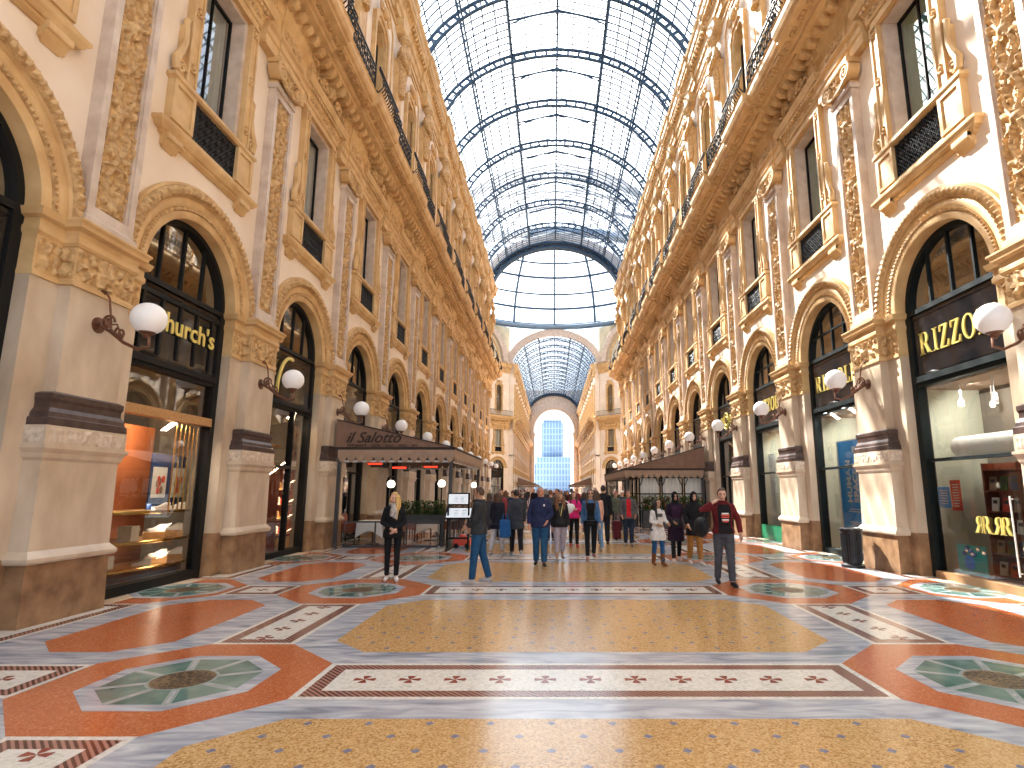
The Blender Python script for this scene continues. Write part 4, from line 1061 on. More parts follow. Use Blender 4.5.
# ---- lit shoe window (left)
s, b_ = -1, 1
def shelf_curve(z, d0, d1, h=.05):
    b = MB(); n = 20; pts = [(-1.15, -1.25)] + [] ; F = []
    arcp = [(-.72 + .40 * sin(pi * (.08 + .66 * i / n)), -.75 + 2.05 * i / n) for i in range(n + 1)]
    poly = [(-1.25, -.75)] + arcp + [(-1.25, 1.3)]
    k = len(poly); v = [(x, y, 0) for x, y in poly] + [(x, y, h) for x, y in poly]
    b.add(v, [tuple(range(k - 1, -1, -1)), tuple(range(k, 2 * k))] + [(i, (i + 1) % k, k + (i + 1) % k, k + i) for i in range(k)], 0)
    b.tube([(x + .01, y, h / 2) for x, y in arcp], .03, 6, 1)
    return b.mesh('shelf', ['wood', 'brass'])
r = thing('display_stand', [], 'curved shoe display stand of three brass-edged shelves in the lit window', 'display stand', s, b_, 0, 0, 0)
sm = shelf_curve(0, 0, 0)
SHZ = (.30, .76, 1.28)
for z in SHZ: o = link('shelf', sm, r); o.location = (0, 0, z)
b = MB(); b.box(-1.32, -1.26, -.75, 1.2, .14, 2.95); link('back_panel', b.mesh('back_panel', 'orangewall'), r, 'orange-brown leather back panel')
b = MB(); b.box(-1.2, -.44, -.7, 1.2, .165, .295); link('plinth', b.mesh('plinth', 'black'), r)
r2 = thing('pole_screen', [], 'row of six slim brass poles behind the display pictures', 'pole screen', s, b_, 0, 0, 0)
b = MB(); b.tube([(-.78, 0, 1.335), (-.78, 0, 2.95)], .014, 8); pm = b.mesh('pole', 'brass')
for i in range(6): o = link('pole', pm, r2); o.location = (.43, .50 + .13 * i, 0)
for i, y in enumerate((.78, 1.30)):
    b = MB(); b.box(-.02, .0, -.255, .255, 0, 1.05); p = b.mesh('panel', 'navy')
    b = MB(); b.box(0, .006, -.20, .20, .22, .80)
    pr = b.mesh('print', 'paper'); b = MB()
    for q in range(7):
        a = 1.1 * q; b.ball((.008, .09 * cos(a) * (q / 5), .50 + .22 * sin(a) * (q / 6)), .05, 8, 6, q % 2, (.1, 1, 1.5))
    fig = b.mesh('printed_figures', ['redprint', 'canvas_light'])
    thing('display_picture', [('panel', p), ('print', pr, 'pale photograph with reddish figures', [('printed_figures', fig)])], 'navy display picture of reddish figures, %s of the two in the shoe window' % ('left' if i == 0 else 'right'), 'picture', s, b_, -.70, y - .1, 1.335)
def shoe_parts(um, sm_='white'):
    b = MB(); n = 14; L = .29
    sec = []
    for i in range(n + 1):
        t = i / n; w = (.036 + .016 * sin(pi * min(1, t * 1.1))) * (1 if t < .8 else max(.35, sqrt(max(0, 1 - ((t - .8) / .2) ** 2)))); h = .115 if t < .3 else .115 - .07 * min(1, (t - .3) / .4); 
        if t > .85: h *= (1 - (t - .85) * 2.2)
        sec.append((t * L - L / 2, w, h))
    v = []; f = []; m = 10
    for y, w, h in sec:
        for j in range(m): a = pi * j / (m - 1); v.append((w * cos(a), y, .022 + h * sin(a) ** .7))
    for i in range(n):
        for j in range(m - 1): f.append((i * m + j, i * m + j + 1, (i + 1) * m + j + 1, (i + 1) * m + j))
    f += [tuple(range(m)), tuple(n * m + j for j in range(m))]
    b.add(v, f, 0, True); up = b.mesh('upper', um)
    b = MB(); k = []
    for y, w, h in sec: k.append((w * 1.12, y))
    k = k + [(-x, y) for x, y in k[::-1]]; q = len(k)
    b.add([(x, y, 0) for x, y in k] + [(x, y, .026) for x, y in k], [tuple(range(q)), tuple(range(2 * q - 1, q - 1, -1))] + [(i, (i + 1) % q, q + (i + 1) % q, q + i) for i in range(q)], 0)
    return [('upper', up), ('sole', b.mesh('sole', sm_))]
WS = shoe_parts('white'); DS = shoe_parts('redwood', 'black'); 
M['boxwhite'] = mat('cream_box', (.70, .64, .54), None, .6)
def block(hx, hy, h, m): b = MB(); b.box(-hx, hx, -hy, hy, 0, h, 0); b.box(-hx - .01, hx + .01, -hy - .01, hy + .01, h * .72, h * .78, 0); return b.mesh('block', m)
k = 0
place_ = [(.2, SHZ[0], 'lowest shelf, nearest the passage pier', 0), (.6, SHZ[0], 'lowest shelf, in the middle', .12), (1.05, SHZ[0], 'lowest shelf, at the far end', .12), (.48, SHZ[1], 'middle shelf, in the middle', .12), (.98, SHZ[1], 'middle shelf, at the far end', .12), (.55, SHZ[2], 'top shelf, left one', 0), (1.0, SHZ[2], 'top shelf, right one', 0)]
for y, z, lb, up in place_:
    if up:
        thing('display_block', [('block', block(.12, .17, up, 'wood'))], 'wooden display block under the shoe on the %s' % lb, 'display block', s, b_, -.54, y, z + .053, 'display blocks in the shoe window', 2.2)
    thing('shoe', WS, 'white trainer on the %s of the shoe window' % lb, 'shoe', s, b_, -.52, y, z + .054 + up, 'white shoes in the window', 2.2)
thing('gift_box', [('block', block(.12, .1, .26, 'boxwhite'))], 'cream box standing on the middle display shelf', 'box', s, b_, -.60, -.1, SHZ[1] + .053)
thing('gift_box', [('block', block(.1, .14, .22, 'boxwhite'))], 'low cream box standing on the lowest display shelf', 'box', s, b_, -.85, -.3, SHZ[0] + .053)
r = thing('wall_shelf', [], 'orange leather-backed wall shelving with dark shoes at the back of the shoe shop', 'shelving', s, b_, 0, 0, 0)
b = MB(); b.box(-2.3, -2.24, -1.7, .0, .14, 2.7); link('back_panel', b.mesh('back_panel', 'orangewall'), r)
b = MB(); b.box(-2.24, -1.95, -1.7, 0, 0, .04); me = b.mesh('shelf', 'wood')
for z in (.4, .85, 1.3, 1.75, 2.2): o = link('shelf', me, r); o.location = (0, 0, z)
for i, z in enumerate((.44, .89, 1.34, 1.79)):
    for j in range(4): thing('shoe', DS, 'dark shoe, number %d along the %s wall shelf of the shoe shop' % (j + 1, ['lowest', 'second', 'third', 'fourth'][i]) if 0 else 'dark leather shoe on the %s back shelf, %s from its front end' % (['lowest', 'second lowest', 'middle', 'second highest'][i], ['first', 'second', 'third', 'fourth'][j]), 'shoe', s, b_, -2.09, -1.45 + .33 * j, z + .001, 'dark shoes on the back shelves', 1.57)
def fill_light(loc, e, r=.12, c=(1., .74, .45)):
    # added area light with no lamp behind it, brightens the interior; faces down and inward
    l_ = bpy.data.lights.new('shop_light', 'AREA'); l_.shape = 'RECTANGLE'; l_.size = .9; l_.size_y = .16; l_.energy = e * .8; l_.color = c; o = bpy.data.objects.new('shop_light', l_); COL.objects.link(o); o.location = loc
    o.rotation_euler = Vector((-(1 if loc[0] > 0 else -1) * .62, 0, .78)).to_track_quat('Z', 'X').to_euler()
fill_light(LP(s, b_, -.42, .25, 3.08), 90, .06, (1., .84, .64))
for z_ in (1.255, .735): fill_light(LP(s, b_, -.46, .45, z_), 8, .05, (1., .84, .64)); fill_light(LP(s, b_, -1.7, -.9, 2.8), 45)  # added fill under the shelves to brighten the shoes
def spot_thing(s, b_, d, y, z, lb):
    b = MB(); b.lathe([(.02, .0), (.05, -.03), (.06, -.12), (.045, -.13)], (0, 0, 0), 12); q = b.mesh('housing', 'white'); b = MB(); b.lathe([(.001, -.131), (.042, -.131), (.042, -.136), (.001, -.136)], (0, 0, 0), 12)
    st = MB(); st.box(-.01, .01, -.01, .01, 0, .3)
    thing('spotlight', [('housing', q, None, [('lens', b.mesh('lens', 'spot'))]), ('stem', st.mesh('stem', 'white'))], lb, 'spotlight', s, b_, d, y, z, 'ceiling spotlights in the bookshop')

# ---- delicacy shop (left, next bay)
s, b_ = -1, 2
r = thing('display_cabinet', [], 'red mahogany display cabinet behind the second shop window on the left', 'cabinet', s, b_, -.45, .75, 0)
b = MB(); b.box(-.5, -.46, -.45, .45, .1, 2.25); 
for y in (-.45, .42): b.box(-.5, 0, y, y + .04, .1, 2.25)
b.box(-.52, .02, -.47, .47, 2.2, 2.27); link('carcass', b.mesh('carcass', 'redwood'), r)
b = MB(); b.box(-.45, .0, -.42, .42, 0, .035); me = b.mesh('shelf', 'wood')
for z in (.5, .9, 1.28, 1.68): o = link('shelf', me, r); o.location = (0, 0, z)
b = MB(); b.box(-.02, .01, -.4, .4, .14, .44); link('drawer_front', b.mesh('drawer_front', 'wood'), r, 'honey-coloured drawer front')
TIN = {}
def tin(h, r_, m):
    b = MB(); b.lathe([(r_, 0), (r_, h * .8), (r_ * .8, h * .86), (r_ * .8, h)], (0, 0, 0), 14); return b.mesh('jar', m)
cols = [('brass', 'ochre'), ('white', 'white'), ('redprint', 'red'), ('wood', 'honey')]
for i, z in enumerate((.535, .935, 1.315, 1.715)):
    for j in range(3):
        m_, cn = cols[(i * 2 + j) % 4]; thing('jar', [('jar', tin(.16 + .04 * (j % 2), .07, m_))], '%s jar on the %s shelf of the red cabinet, %s of three' % (cn, ['lowest', 'second lowest', 'second highest', 'highest'][i], ['first', 'middle', 'last'][j]), 'jar', s, b_, -.67, .52 + .23 * j, z + .001, 'jars in the red cabinet')
for i, z in enumerate((3.25, 2.72)):
    b = MB(); b.box(-.01, .01, -.26, .26, -.22, .22); f_ = b.mesh('board', 'canvas_light'); b = MB()
    for q in range(3): b.ball((.012, -.12 + .12 * q, -.02), .075, 12, 8, q % 2, (.1, 1, .8))
    thing('food_poster', [('board', f_), ('printed_dishes', b.mesh('printed_dishes', ['redwood', 'wood']))], '%s tan food picture hanging in the window of the second left shop' % ('upper' if i == 0 else 'lower'), 'picture', s, b_, -.36, .78, z)
b = MB(); b.box(-.01, .01, -.32, .32, 0, .3); thing('notice', [('board', b.mesh('board', 'paper'))], 'white notice standing on the window bar below the food pictures', 'notice', s, b_, -.40, .78, 2.35)
b = MB(); b.ball((0, 0, .2), .2, 16, 10, 0, (.7, 1.2, 1)); h_ = MB(); h_.tube([(0, .12 * cos(t) * 1.2, .36 + .16 * sin(t)) for t in [pi * i / 12 for i in range(13)]], .015, 6)
thing('hamper', [('basket', b.mesh('basket', 'brass')), ('handle', h_.mesh('handle', 'wood'))], 'yellow wrapped hamper in the upper window of the second left shop', 'hamper', s, b_, -.6, -.35, 2.9)
b = MB(); b.box(-.75, -.42, -1.2, .2, 2.82, 2.88); thing('glass_shelf', [('board', b.mesh('board', 'wood'))], 'honey wood shelf under the hamper in the second left shop', 'shelf', s, b_, 0, 0, 0)
fill_light(LP(s, b_, -.40, .5, 3.92), 60)
for z_ in (2.18, 1.66, 1.26, .88): fill_light(LP(s, b_, -.52, .75, z_), 7); fill_light(LP(s, b_, -1.2, -.3, 3.5), 16)  # added fill inside the cabinet to brighten its shelves

# ---- bookshop (right)
s = 1
for b_ in (1, 2, 3):
    r = thing('bookshop_lining', [], 'pale cream-green inner walls and ceiling of the bookshop bay, %s' % {1: 'with spotlights by the right edge', 2: 'behind the blue poster', 3: 'behind the pale curtains'}[b_], 'shop lining', s, b_, 0, 0, 0, None); r['kind'] = 'structure'
    b = MB(); b.box(-1.6, -.40, 1.44, 1.5, .02, 3.8); b.box(-1.6, -.4, -1.5, -1.44, .02, 3.8); link('side_wall', b.mesh('side_wall', 'roompale'), r)
    b = MB(); b.box(-1.66, -1.60, -1.44, 1.44, .02, 3.7); link('back_wall', b.mesh('back_wall', 'room'), r)
    b = MB(); b.box(-1.6, -.40, -1.44, 1.44, 3.78, 3.86); link('ceiling_panel', b.mesh('ceiling_panel', 'canvas_light'), r)
    b = MB(); b.box(-1.6, -.4, -1.44, 1.44, .005, .02); link('floor_panel', b.mesh('floor_panel', 'wood'), r)
    for y in (-.7, .5): fill_light(LP(s, b_, -.75, y, 3.7), 48, .1, (1., .95, .86))
    fill_light(LP(s, b_, -1.2, 0, 6.6), 40, .15, (1., .93, .82))
b_ = 1
for i, (d, y) in enumerate(((-.7, -.75), (-.7, .1), (-1.1, -.4), (-1.1, .5), (-1.4, -.85))):
    spot_thing(s, b_, d, y, 3.48, '%s spotlight hanging from the bookshop ceiling' % ['first', 'second', 'third', 'fourth', 'fifth'][i])
b = MB(); n = 16; b.tube([(-.75, -1.0, 2.55), (-.75, 1.38, 2.55)], .2, 16, 0); b.box(-.95, -.5, -1.0, 1.38, 2.30, 2.36, 1); c_ = b
thing('light_cylinder', [('cylinder', c_.mesh('cylinder', ['whiteglow', 'white']) if 0 else c_.mesh('cylinder', ['white', 'white']))], 'long white rounded box above the bookshop doors', 'canopy box', s, b_, 0, 0, 0)
def card(hy, hz, m): b = MB(); b.box(0, .006, -hy, hy, -hz, hz); return b.mesh('sheet', m)
def lines(hy, zs, m, h=.012): 
    b = MB()
    for z, w in zs: b.box(.006, .009, -hy * w, hy * w, z - h, z + h)
    return b.mesh('printed_lines', m)
thing('poster', [('sheet', card(.14, .285, 'redprint')), ('printed_lines', lines(.1, [(.2 - .05 * i, .9 - .1 * (i % 3)) for i in range(9)], 'paper', .008))], 'narrow red notice stuck inside the bookshop door glass', 'poster', s, b_, -.262, -.58, 1.6)
thing('poster', [('sheet', card(.17, .20, 'blueposter')), ('printed_lines', lines(.13, [(.13 - .05 * i, .9 - .15 * (i % 2)) for i in range(6)], 'paper', .01))], 'blue notice stuck inside the bookshop door glass beside the red one', 'poster', s, b_, -.264, -.92, 1.56)
b = MB()
for q in range(8): b.ball((.008, -.18 + .07 * q * (1 if q % 2 else .6), .10 + .05 * (q % 3)), .05, 10, 6, q % 2, (.1, 1.3, .8))
dd = MB(); dd.lathe([(.001, 0), (.13, 0), (.13, .004), (.001, .004)], (0, 0, 0), 20); dd.xform(Matrix.Translation((.006, -.06, -.05)) @ Matrix.Rotation(pi / 2, 4, 'Y'))
thing('poster', [('sheet', card(.37, .26, 'tealposter')), ('printed_shapes', b.mesh('printed_shapes', ['navy', 'canvas_light'])), ('printed_disc', dd.mesh('printed_disc', 'blueposter'))], 'large teal poster low on the bookshop door glass', 'poster', s, b_, -.262, -.36, .44)
rr = fascia_letters('R', .30, .24)[0]
r = thing('monogram', [], 'pair of mirrored gold capital letters on the bookshop door glass', 'monogram', s, b_, -.235, .30, .94)
for y, m_ in ((-.32, -1), (-.15, 1), (.12, -1), (.30, 1)):
    me = rr.copy(); me.transform(Matrix.Diagonal((1, m_, 1, 1)));
    if m_ < 0: me.flip_normals()
    o = link('letter', me, r); o.location.y = y
b = MB(); b.tube([(.05, 0, .3), (.05, 0, 1.6)], .014, 8); b.tube([(0, 0, .35), (.05, 0, .35)], .01, 6); b.tube([(0, 0, 1.55), (.05, 0, 1.55)], .01, 6)
thing('door_pull', [('bar', b.mesh('bar', 'paper'))], 'tall slim pull bar on the bookshop glass door', 'door handle', s, b_, -.24, .78, 0)
def bookshelf(y, lb, d=-1.1):
    r = thing('bookshelf', [], lb, 'bookshelf', s, b_, d, y, .02)
    b = MB(); b.box(-.3, -.27, -.44, .44, 0, 2.2)
    for q in (-.44, .41): b.box(-.3, 0, q, q + .03, 0, 2.2)
    link('carcass', b.mesh('carcass', 'redwood'), r)
    b = MB(); b.box(-.27, -.0, -.41, .41, 0, .025); me = b.mesh('shelf', 'redwood')
    for z in (.05, .45, .85, 1.25, 1.65, 2.05): o = link('shelf', me, r); o.location.z = z
bookshelf(-.55, 'first dark red bookshelf behind the bookshop door'); bookshelf(.40, 'second dark red bookshelf inside the bookshop, farther from the door')
bc = [('paper', 'white'), ('redprint', 'red'), ('canvas_light', 'tan'), ('leaf', 'green'), ('navy', 'navy'), ('brass', 'yellow')]
def book_mesh(w, h, m):
    b = MB(); b.box(0, .022, -w, w, 0, h, 0); b.box(.003, .019, -w + .004, w - .002, .004, h - .004 + .001, 1); b.box(.0215, .0235, -w * .6, w * .6, h * .55, h * .8, 2); return b.mesh('book', [m, 'paper', 'shade'])
BKM = {m: book_mesh(.085, .26, m) for m, _ in bc}
for u, yc in ((0, -.55), (1, .40)):
    for i, z in enumerate((.075, .475, .875, 1.275, 1.675)):
        for j in range(3):
            m_, cn = bc[(i * 2 + j + u * 3) % 6]
            o = link('book', BKM[m_]); o.location = LP(s, b_, -1.17, yc - .27 + .27 * j, z + .021); o.rotation_euler = (0, -.12, pi)
            tag(o, '%s book facing out, %s shelf of the %s bookshelf, %s' % (cn, ['bottom', 'second', 'middle', 'fourth', 'top'][i], ['first', 'second'][u], ['near the door', 'mid-shelf', 'at the inner end'][j]), 'book', 'books shown face out in the bookshop')
b_ = 2
tx = text_mesh('HUMAN', .30, .004, 'paper', 0, 'LEFT', 1.05, .012); tx2 = text_mesh('SPACES', .30, .004, 'paper', 0, 'LEFT', 1.05, .012); tx3 = text_mesh('DESIGN', .12, .003, 'paper', 0, 'LEFT', 1.1)
ROT = Matrix.Rotation(pi / 2, 4, 'X')      # turn lettering upright
R90 = Matrix.Translation((.012, 0, 0)) @ Matrix(((0, 0, 1, 0), (0, -1, 0, 0), (1, 0, 0, 0), (0, 0, 0, 1)))
def up_text(me, y, z): me_xform(me, Matrix.Translation((.012, y, z)) @ Matrix(((0, 0, 1, 0), (0, -1, 0, 0), (1, 0, 0, 0), (0, 0, 0, 1)))); return me
lg = MB(); lg.box(.01, .014, -.09, -.02, 2.05, 2.2); lg.box(.01, .014, .0, .08, 2.08, 2.22); lg.box(.01, .014, -.06, .05, 2.0, 2.04)
thing('banner_poster', [('sheet', card(.70, 1.18, 'blueposter').copy()), ('white_mount', card(.80, 1.22, 'paper')), ('lettering', up_text(tx, -.12, -.45), 'white lettering running upward'), ('lettering', up_text(tx2, .2, -.45)), ('small_lettering', up_text(tx3, .38, -.45)),
      ('printed_lines', lines(.42, [(-.62, .7), (-.68, .9), (-.95, .8), (-1.0, .6), (-1.05, .8), (.55, .9)], 'paper', .012)), ('emblem', MB().box(.008, .012, .05, .2, .85, 1.02).mesh('emblem', 'paper'))], 'tall blue poster with upward white lettering in the bookshop window beside the litter bin', 'poster', s, b_, -.52, -.05, 1.82)
for y in (-.6, .4): fill_light(LP(s, b_, -.31, y, 3.93), 60, .1, (1., .98, .95))  # added fill to brighten the blue poster
for o in bpy.data.objects:
    if o.name.startswith('white_mount'): o.location.x = -.012
b_ = 3
r = thing('curtain', [('fabric', (lambda: (lambda b: b.mesh('fabric', 'whiteblind'))(MB().join(MB())))())] if 0 else [], 'pale curtains hanging behind the third bookshop window', 'curtain', s, b_, 0, 0, 0)
for y0_, y1_ in ((-1.2, -.75), (.05, .9)):
    b = MB(); n = 30; v = []
    for i in range(n + 1): y = y0_ + (y1_ - y0_) * i / n; x = -.55 + .04 * sin(i * 1.25); v += [(x, y, .1), (x, y, 3.0 if y0_ < 0 else 2.9)]
    b.add(v, [(2 * i, 2 * i + 2, 2 * i + 3, 2 * i + 1) for i in range(n)], 0, True); link('curtain_panel', b.mesh('curtain_panel', 'whiteblind'), r)
M['greenpaint'] = mat('green_paint', (.01, .16, .07), None, .35)
b = MB(); b.box(-.12, -.10, -1.2, 1.2, .02, .5); b.box(-.105, -.09, -1.1, 1.1, .1, .42); thing('door_panel', [('board', b.mesh('board', 'greenpaint'))], 'bright green lower door panel of the third bookshop bay', 'door panel', s, b_, 0, 0, 0)
b_ = 4
b = MB(); b.tube([(.0, .34 * cos(t), .34 * sin(t)) for t in [2 * pi * i / 32 for i in range(32)]], .03, 6, 0, True); b.tube([(.0, .2 * cos(t) + .03, .2 * sin(t)) for t in [.6 + 5 * i / 24 for i in range(25)]], .03, 6)
for sg in (-1, 1): b.tube(scroll_pts(0, sg * .62, 0, .03, .2, 0, 1.5, 20, sg), .022, 6)
thing('gilded_emblem', [('ring', b.mesh('ring', 'goldleaf'))], 'gilded round emblem with scrolls on the fascia after the bookshop', 'emblem', s, b_, -.10, 0, 4.65)
b = MB(); b.box(-.5, -.45, -1.2, 1.2, 1.2, 3.4); thing('window_display', [('panel', b.mesh('panel', 'green'))], 'green leafy display panel in the window after the bookshop', 'display panel', s, b_, 0, 0, 0)  # green light of this window is put into the panel colour
fill_light(LP(s, b_, -.42 - .6, 0, 3.6), 25, .1, (1., .9, .7))

# ---- litter bin
b = MB(); n = 28
b.lathe([(.24, 0), (.245, .05), (.21, .07), (.185, .09), (.195, .74), (.215, .76), (.225, .80), (.225, .84), (.19, .86), (.17, .84), (.16, .60), (.01, .58)], (0, 0, 0), n)
body = b.mesh('body', 'binmetal'); b = MB()
for i in range(24):
    a = 2 * pi * i / 24; b.tube([(.197 * cos(a), .197 * sin(a), .1), (.205 * cos(a), .205 * sin(a), .73)], .011, 5)
rb = b.mesh('ribs', 'binmetal'); b = MB()
for i in range(10):
    a = 2 * pi * i / 10; b.lathe([(.005, 0), (.035, .01), (.03, .03), (.005, .035)], (.225 * cos(a), .225 * sin(a), .80), 8)
r = root('litter_bin', 'dark ribbed metal litter bin standing against the second right pier', 'litter bin', (6.46, 13.12, .005)); assemble(r, [('body', body), ('ribs', rb), ('rim_studs', b.mesh('rim_studs', 'binmetal'))])
# dark shop fronts in the octagon's slanting walls and along the far arcade
def distant_fronts(w, ys):
    for y in ys:
        for nm, me in [(p[0], p[1]) for p in GEN['black'] if p[0] in ('frame', 'fascia', 'fanlight_pane', 'shop_pane')] + [('backing', BACK)]:
            o = link('shop_' + nm if not nm.startswith('shop') else nm, me, w); o.location = (0, y, 0)
b = MB(); b.box(-.9, -.8, -1.39, 1.39, 0, 7.2); BACK = b.mesh('backing', 'roomdark')  # near-black sheet paints the shade of unlit shop rooms
for sx in (-1, 1): distant_fronts(DW[sx, 1], (-5.45, 0, 5.45))
for s in (-1, 1): distant_fronts(bpy.data.objects['wall_far_' + SIDE(s)], [(1 if s < 0 else -1) * (FAR0 + P * (i + .5) + .3) for i in range(13)])
# ------------------------------------------------------------------ cafe awnings and terraces
def awning(s, xw, xe, y0, y1, zw, ze, label, light=False, text=False):
    """lean-to canopy: from the wall line xw out to the edge xe, between y0 (near end) and y1"""
    r = root('awning', label, 'awning', (s * xw, y0, ze)); H = zw - ze; Wd = xw - xe; L = y1 - y0
    X = lambda x: -s * x         # distance from the wall -> local x
    hip = .9
    b = MB(); t = .03; fy = .0
    top = [(X(0), 0, H), (X(Wd), 0, 0), (X(Wd), L, 0), (X(0), L, H)]
    v = top + [(x, y, z - t) for x, y, z in top]
    b.add(v, [(0, 1, 2, 3), (7, 6, 5, 4), (0, 4, 5, 1), (1, 5, 6, 2), (2, 6, 7, 3), (3, 7, 4, 0)]); link('canopy', b.mesh('canopy', 'canvas'), r, 'sloping brown canvas')
    for nm, y in (('near_gable', 0.), ('far_gable', L)):
        b = MB(); e = .012; p = [(0, .0), (Wd, .0), (0, H - .02)]
        v = [(X(x), y + d, z) for d in (-e, e) for x, z in p]; b.add(v, [(0, 1, 2), (5, 4, 3), (0, 3, 4, 1), (1, 4, 5, 2), (2, 5, 3, 0)]); link('gable_panel', b.mesh('gable_panel', 'canvas'), r, 'brown canvas end panel')
    b = MB()
    for y in (-.02, L + .02): b.box(*sorted((X(-.0), X(Wd + .02))), y - .02, y + .02, -.06, .03)
    b.box(*sorted((X(Wd - .02), X(Wd + .03))), -.04, L + .04, -.06, .03)
    b.tube([(X(0), -.02, H), (X(Wd), -.02, .02)], .02, 5); link('trim', b.mesh('trim', 'canvas_dark'), r, 'dark trim band')
    # scalloped valance
    def scal(p0, p1, n):
        v = []; f = []; q = 6
        for i in range(n * q + 1):
            u = i / (n * q); x = p0[0] + (p1[0] - p0[0]) * u; y = p0[1] + (p1[1] - p0[1]) * u; a = (i % q) / q
            v += [(x, y, -.05), (x, y, -.26 - .17 * abs(sin(pi * i / q)))]
        for i in range(n * q): f.append((2 * i, 2 * i + 2, 2 * i + 3, 2 * i + 1))
        return v, f
    b = MB()
    for p0, p1 in (((X(.1), -.03), (X(Wd + .02), -.03)), ((X(Wd + .02), -.03), (X(Wd + .02), L + .03)), ((X(.1), L + .03), (X(Wd + .02), L + .03))):
        ln = abs(p0[0] - p1[0]) + abs(p0[1] - p1[1]); b.add(*scal(p0, p1, max(3, int(ln / .27))))
    o = link('valance', b.mesh('valance', 'canvas_light'), r, 'tan scalloped valance'); md = o.modifiers.new('thickness', 'SOLIDIFY'); md.thickness = .012
    for x, y in ((.12, .1), (Wd - .1, .1), (Wd - .1, L - .1), (.12, L - .1)): 
        b = MB(); b.box(X(x) - .05, X(x) + .05, y - .05, y + .05, -ze, -.02 if x > 1 else H * .9); link('post', b.mesh('post', 'shade'), r)
    b = MB()
    for y in (.1, L - .1): b.box(*sorted((X(.1), X(Wd - .1))), y - .03, y + .03, -.42, -.36)
    b.box(*sorted((X(Wd - .13), X(Wd - .07))), .1, L - .1, -.42, -.36); link('cross_rail', b.mesh('cross_rail', 'white' if text else 'black'), r)
    if text:
        tm = text_mesh('il Salotto', .46, .008, 'canvas_dark', .42, 'LEFT', 1.0, .004); tm.transform(Matrix.Translation((.30, -.03, .17)) @ Matrix.Rotation(pi / 2, 4, 'X')); link('lettering', tm, r, 'dark slanting name lettering')
        tm = text_mesh('RISTORANTE  ·  CAFFE  ·  PIZZA  ·  GRILL  ·  BAR', .10, .006, 'canvas_dark', 0, 'LEFT', 1.0, 0); tm.transform(Matrix.Translation((.36, -.03, .05)) @ Matrix.Rotation(pi / 2, 4, 'X')); link('small_lettering', tm, r)
    return r
awning(-1, 6.85, 3.25, 17.15, 23.6, 3.82, 2.95, 'brown cafe awning with dark slanting lettering and scalloped edge by the left wall', text=True)
awning(1, 6.8, 3.05, 26.4, 36.5, 3.70, 2.66, 'brown cafe awning with scalloped edge halfway along the right wall')
for s, sd in ((-1, 'left'), (1, 'right')): awning(s, 6.9, 3.3, 108, 132, 4.0, 2.75, 'distant cafe awning on the %s side of the far arcade' % sd)

def glass_screen(loc, w, h, label, bars=4, axis='x', top='shade'):
    r = root('glass_screen', label, 'glass screen', loc, 0 if axis == 'x' else pi / 2)
    b = MB(); b.box(0, w, -.02, .02, .0, .07); b.box(0, w, -.025, .025, h - .05, h)
    for i in range(bars + 1): x = w * i / bars; b.box(max(0, x - .02), min(w, x + .02), -.02, .02, 0, h)
    link('frame', b.mesh('frame', top), r); b = MB(); b.add([(0, 0, .07), (w, 0, .07), (w, 0, h - .05), (0, 0, h - .05)], [(0, 1, 2, 3)]); link('pane', b.mesh('pane', 'shopglass'), r); return r
glass_screen((-6.55, 17.42, 0), 2.85, .78, 'low dark-framed glass screen along the front of the left cafe', 3)
glass_screen((-3.42, 17.55, 0), 5.9, .78, 'low dark-framed glass screen along the side of the left cafe', 6, 'y')
b = MB(); b.box(-.7, .7, -.03, .03, .08, 1.22); b.box(-.72, .72, -.04, .04, 1.18, 1.25); b.box(-.65, -.55, -.2, .2, 0, .08); b.box(.55, .65, -.2, .2, 0, .08)
r = root('partition_panel', 'charcoal partition panel at the far corner of the left cafe', 'partition', (-2.5, 23.9, 0)); link('panel', b.mesh('panel', 'shade'), r)
def planter(loc, w, d, h, label, n, flowers=False, ph=.5, seed=1, leg=False):
    rnd = random.Random(seed); r = root('planter', label, 'planter', loc)
    b = MB(); b.box(-w / 2, w / 2, -d / 2, d / 2, .68 if leg else 0, h); b.box(-w / 2 - .02, w / 2 + .02, -d / 2 - .02, d / 2 + .02, h - .06, h)
    if leg:
        for x in (-w / 2 + .05, w / 2 - .05): b.box(x - .03, x + .03, -d / 2 + .05, d / 2 - .05, 0, .68)
    link('trough', b.mesh('trough', 'shade'), r)
    b = MB(); fl = MB()
    for i in range(n):
        x, y = rnd.uniform(-w / 2, w / 2), rnd.uniform(-d / 2, d / 2); z = h + ph * rnd.random() ** 1.2; a = rnd.uniform(0, 2 * pi); t = rnd.uniform(-.5, .9); l_ = rnd.uniform(.07, .15)
        dx, dy, dz = cos(a) * cos(t) * l_, sin(a) * cos(t) * l_, sin(t) * l_; px, py = -sin(a) * l_ * .28, cos(a) * l_ * .28
        b.add([(x, y, z), (x + dx / 2 + px, y + dy / 2 + py, z + dz / 2), (x + dx, y + dy, z + dz), (x + dx / 2 - px, y + dy / 2 - py, z + dz / 2)], [(0, 1, 2, 3)])
        if i % 25 == 0: b.tube([(x, y, h - .05), (x * .98, y, z)], .008, 4)
        if flowers and i % 26 == 0: fl.ball((x, y - .02, h + ph * (.2 + .8 * rnd.random() ** 1.5)), .028, 6, 4)
    o = link('foliage', b.mesh('foliage', 'leaf'), r); o['kind'] = 'stuff'
    if flowers: o = link('blossom', fl.mesh('blossom', 'redflower'), r, 'red blossoms'); o['kind'] = 'stuff'
    return r
planter((-4.35, 17.75, 0), 1.5, .32, .95, 'grey trough of green plants behind the left cafe screen', 1300, False, .40, 3, True)
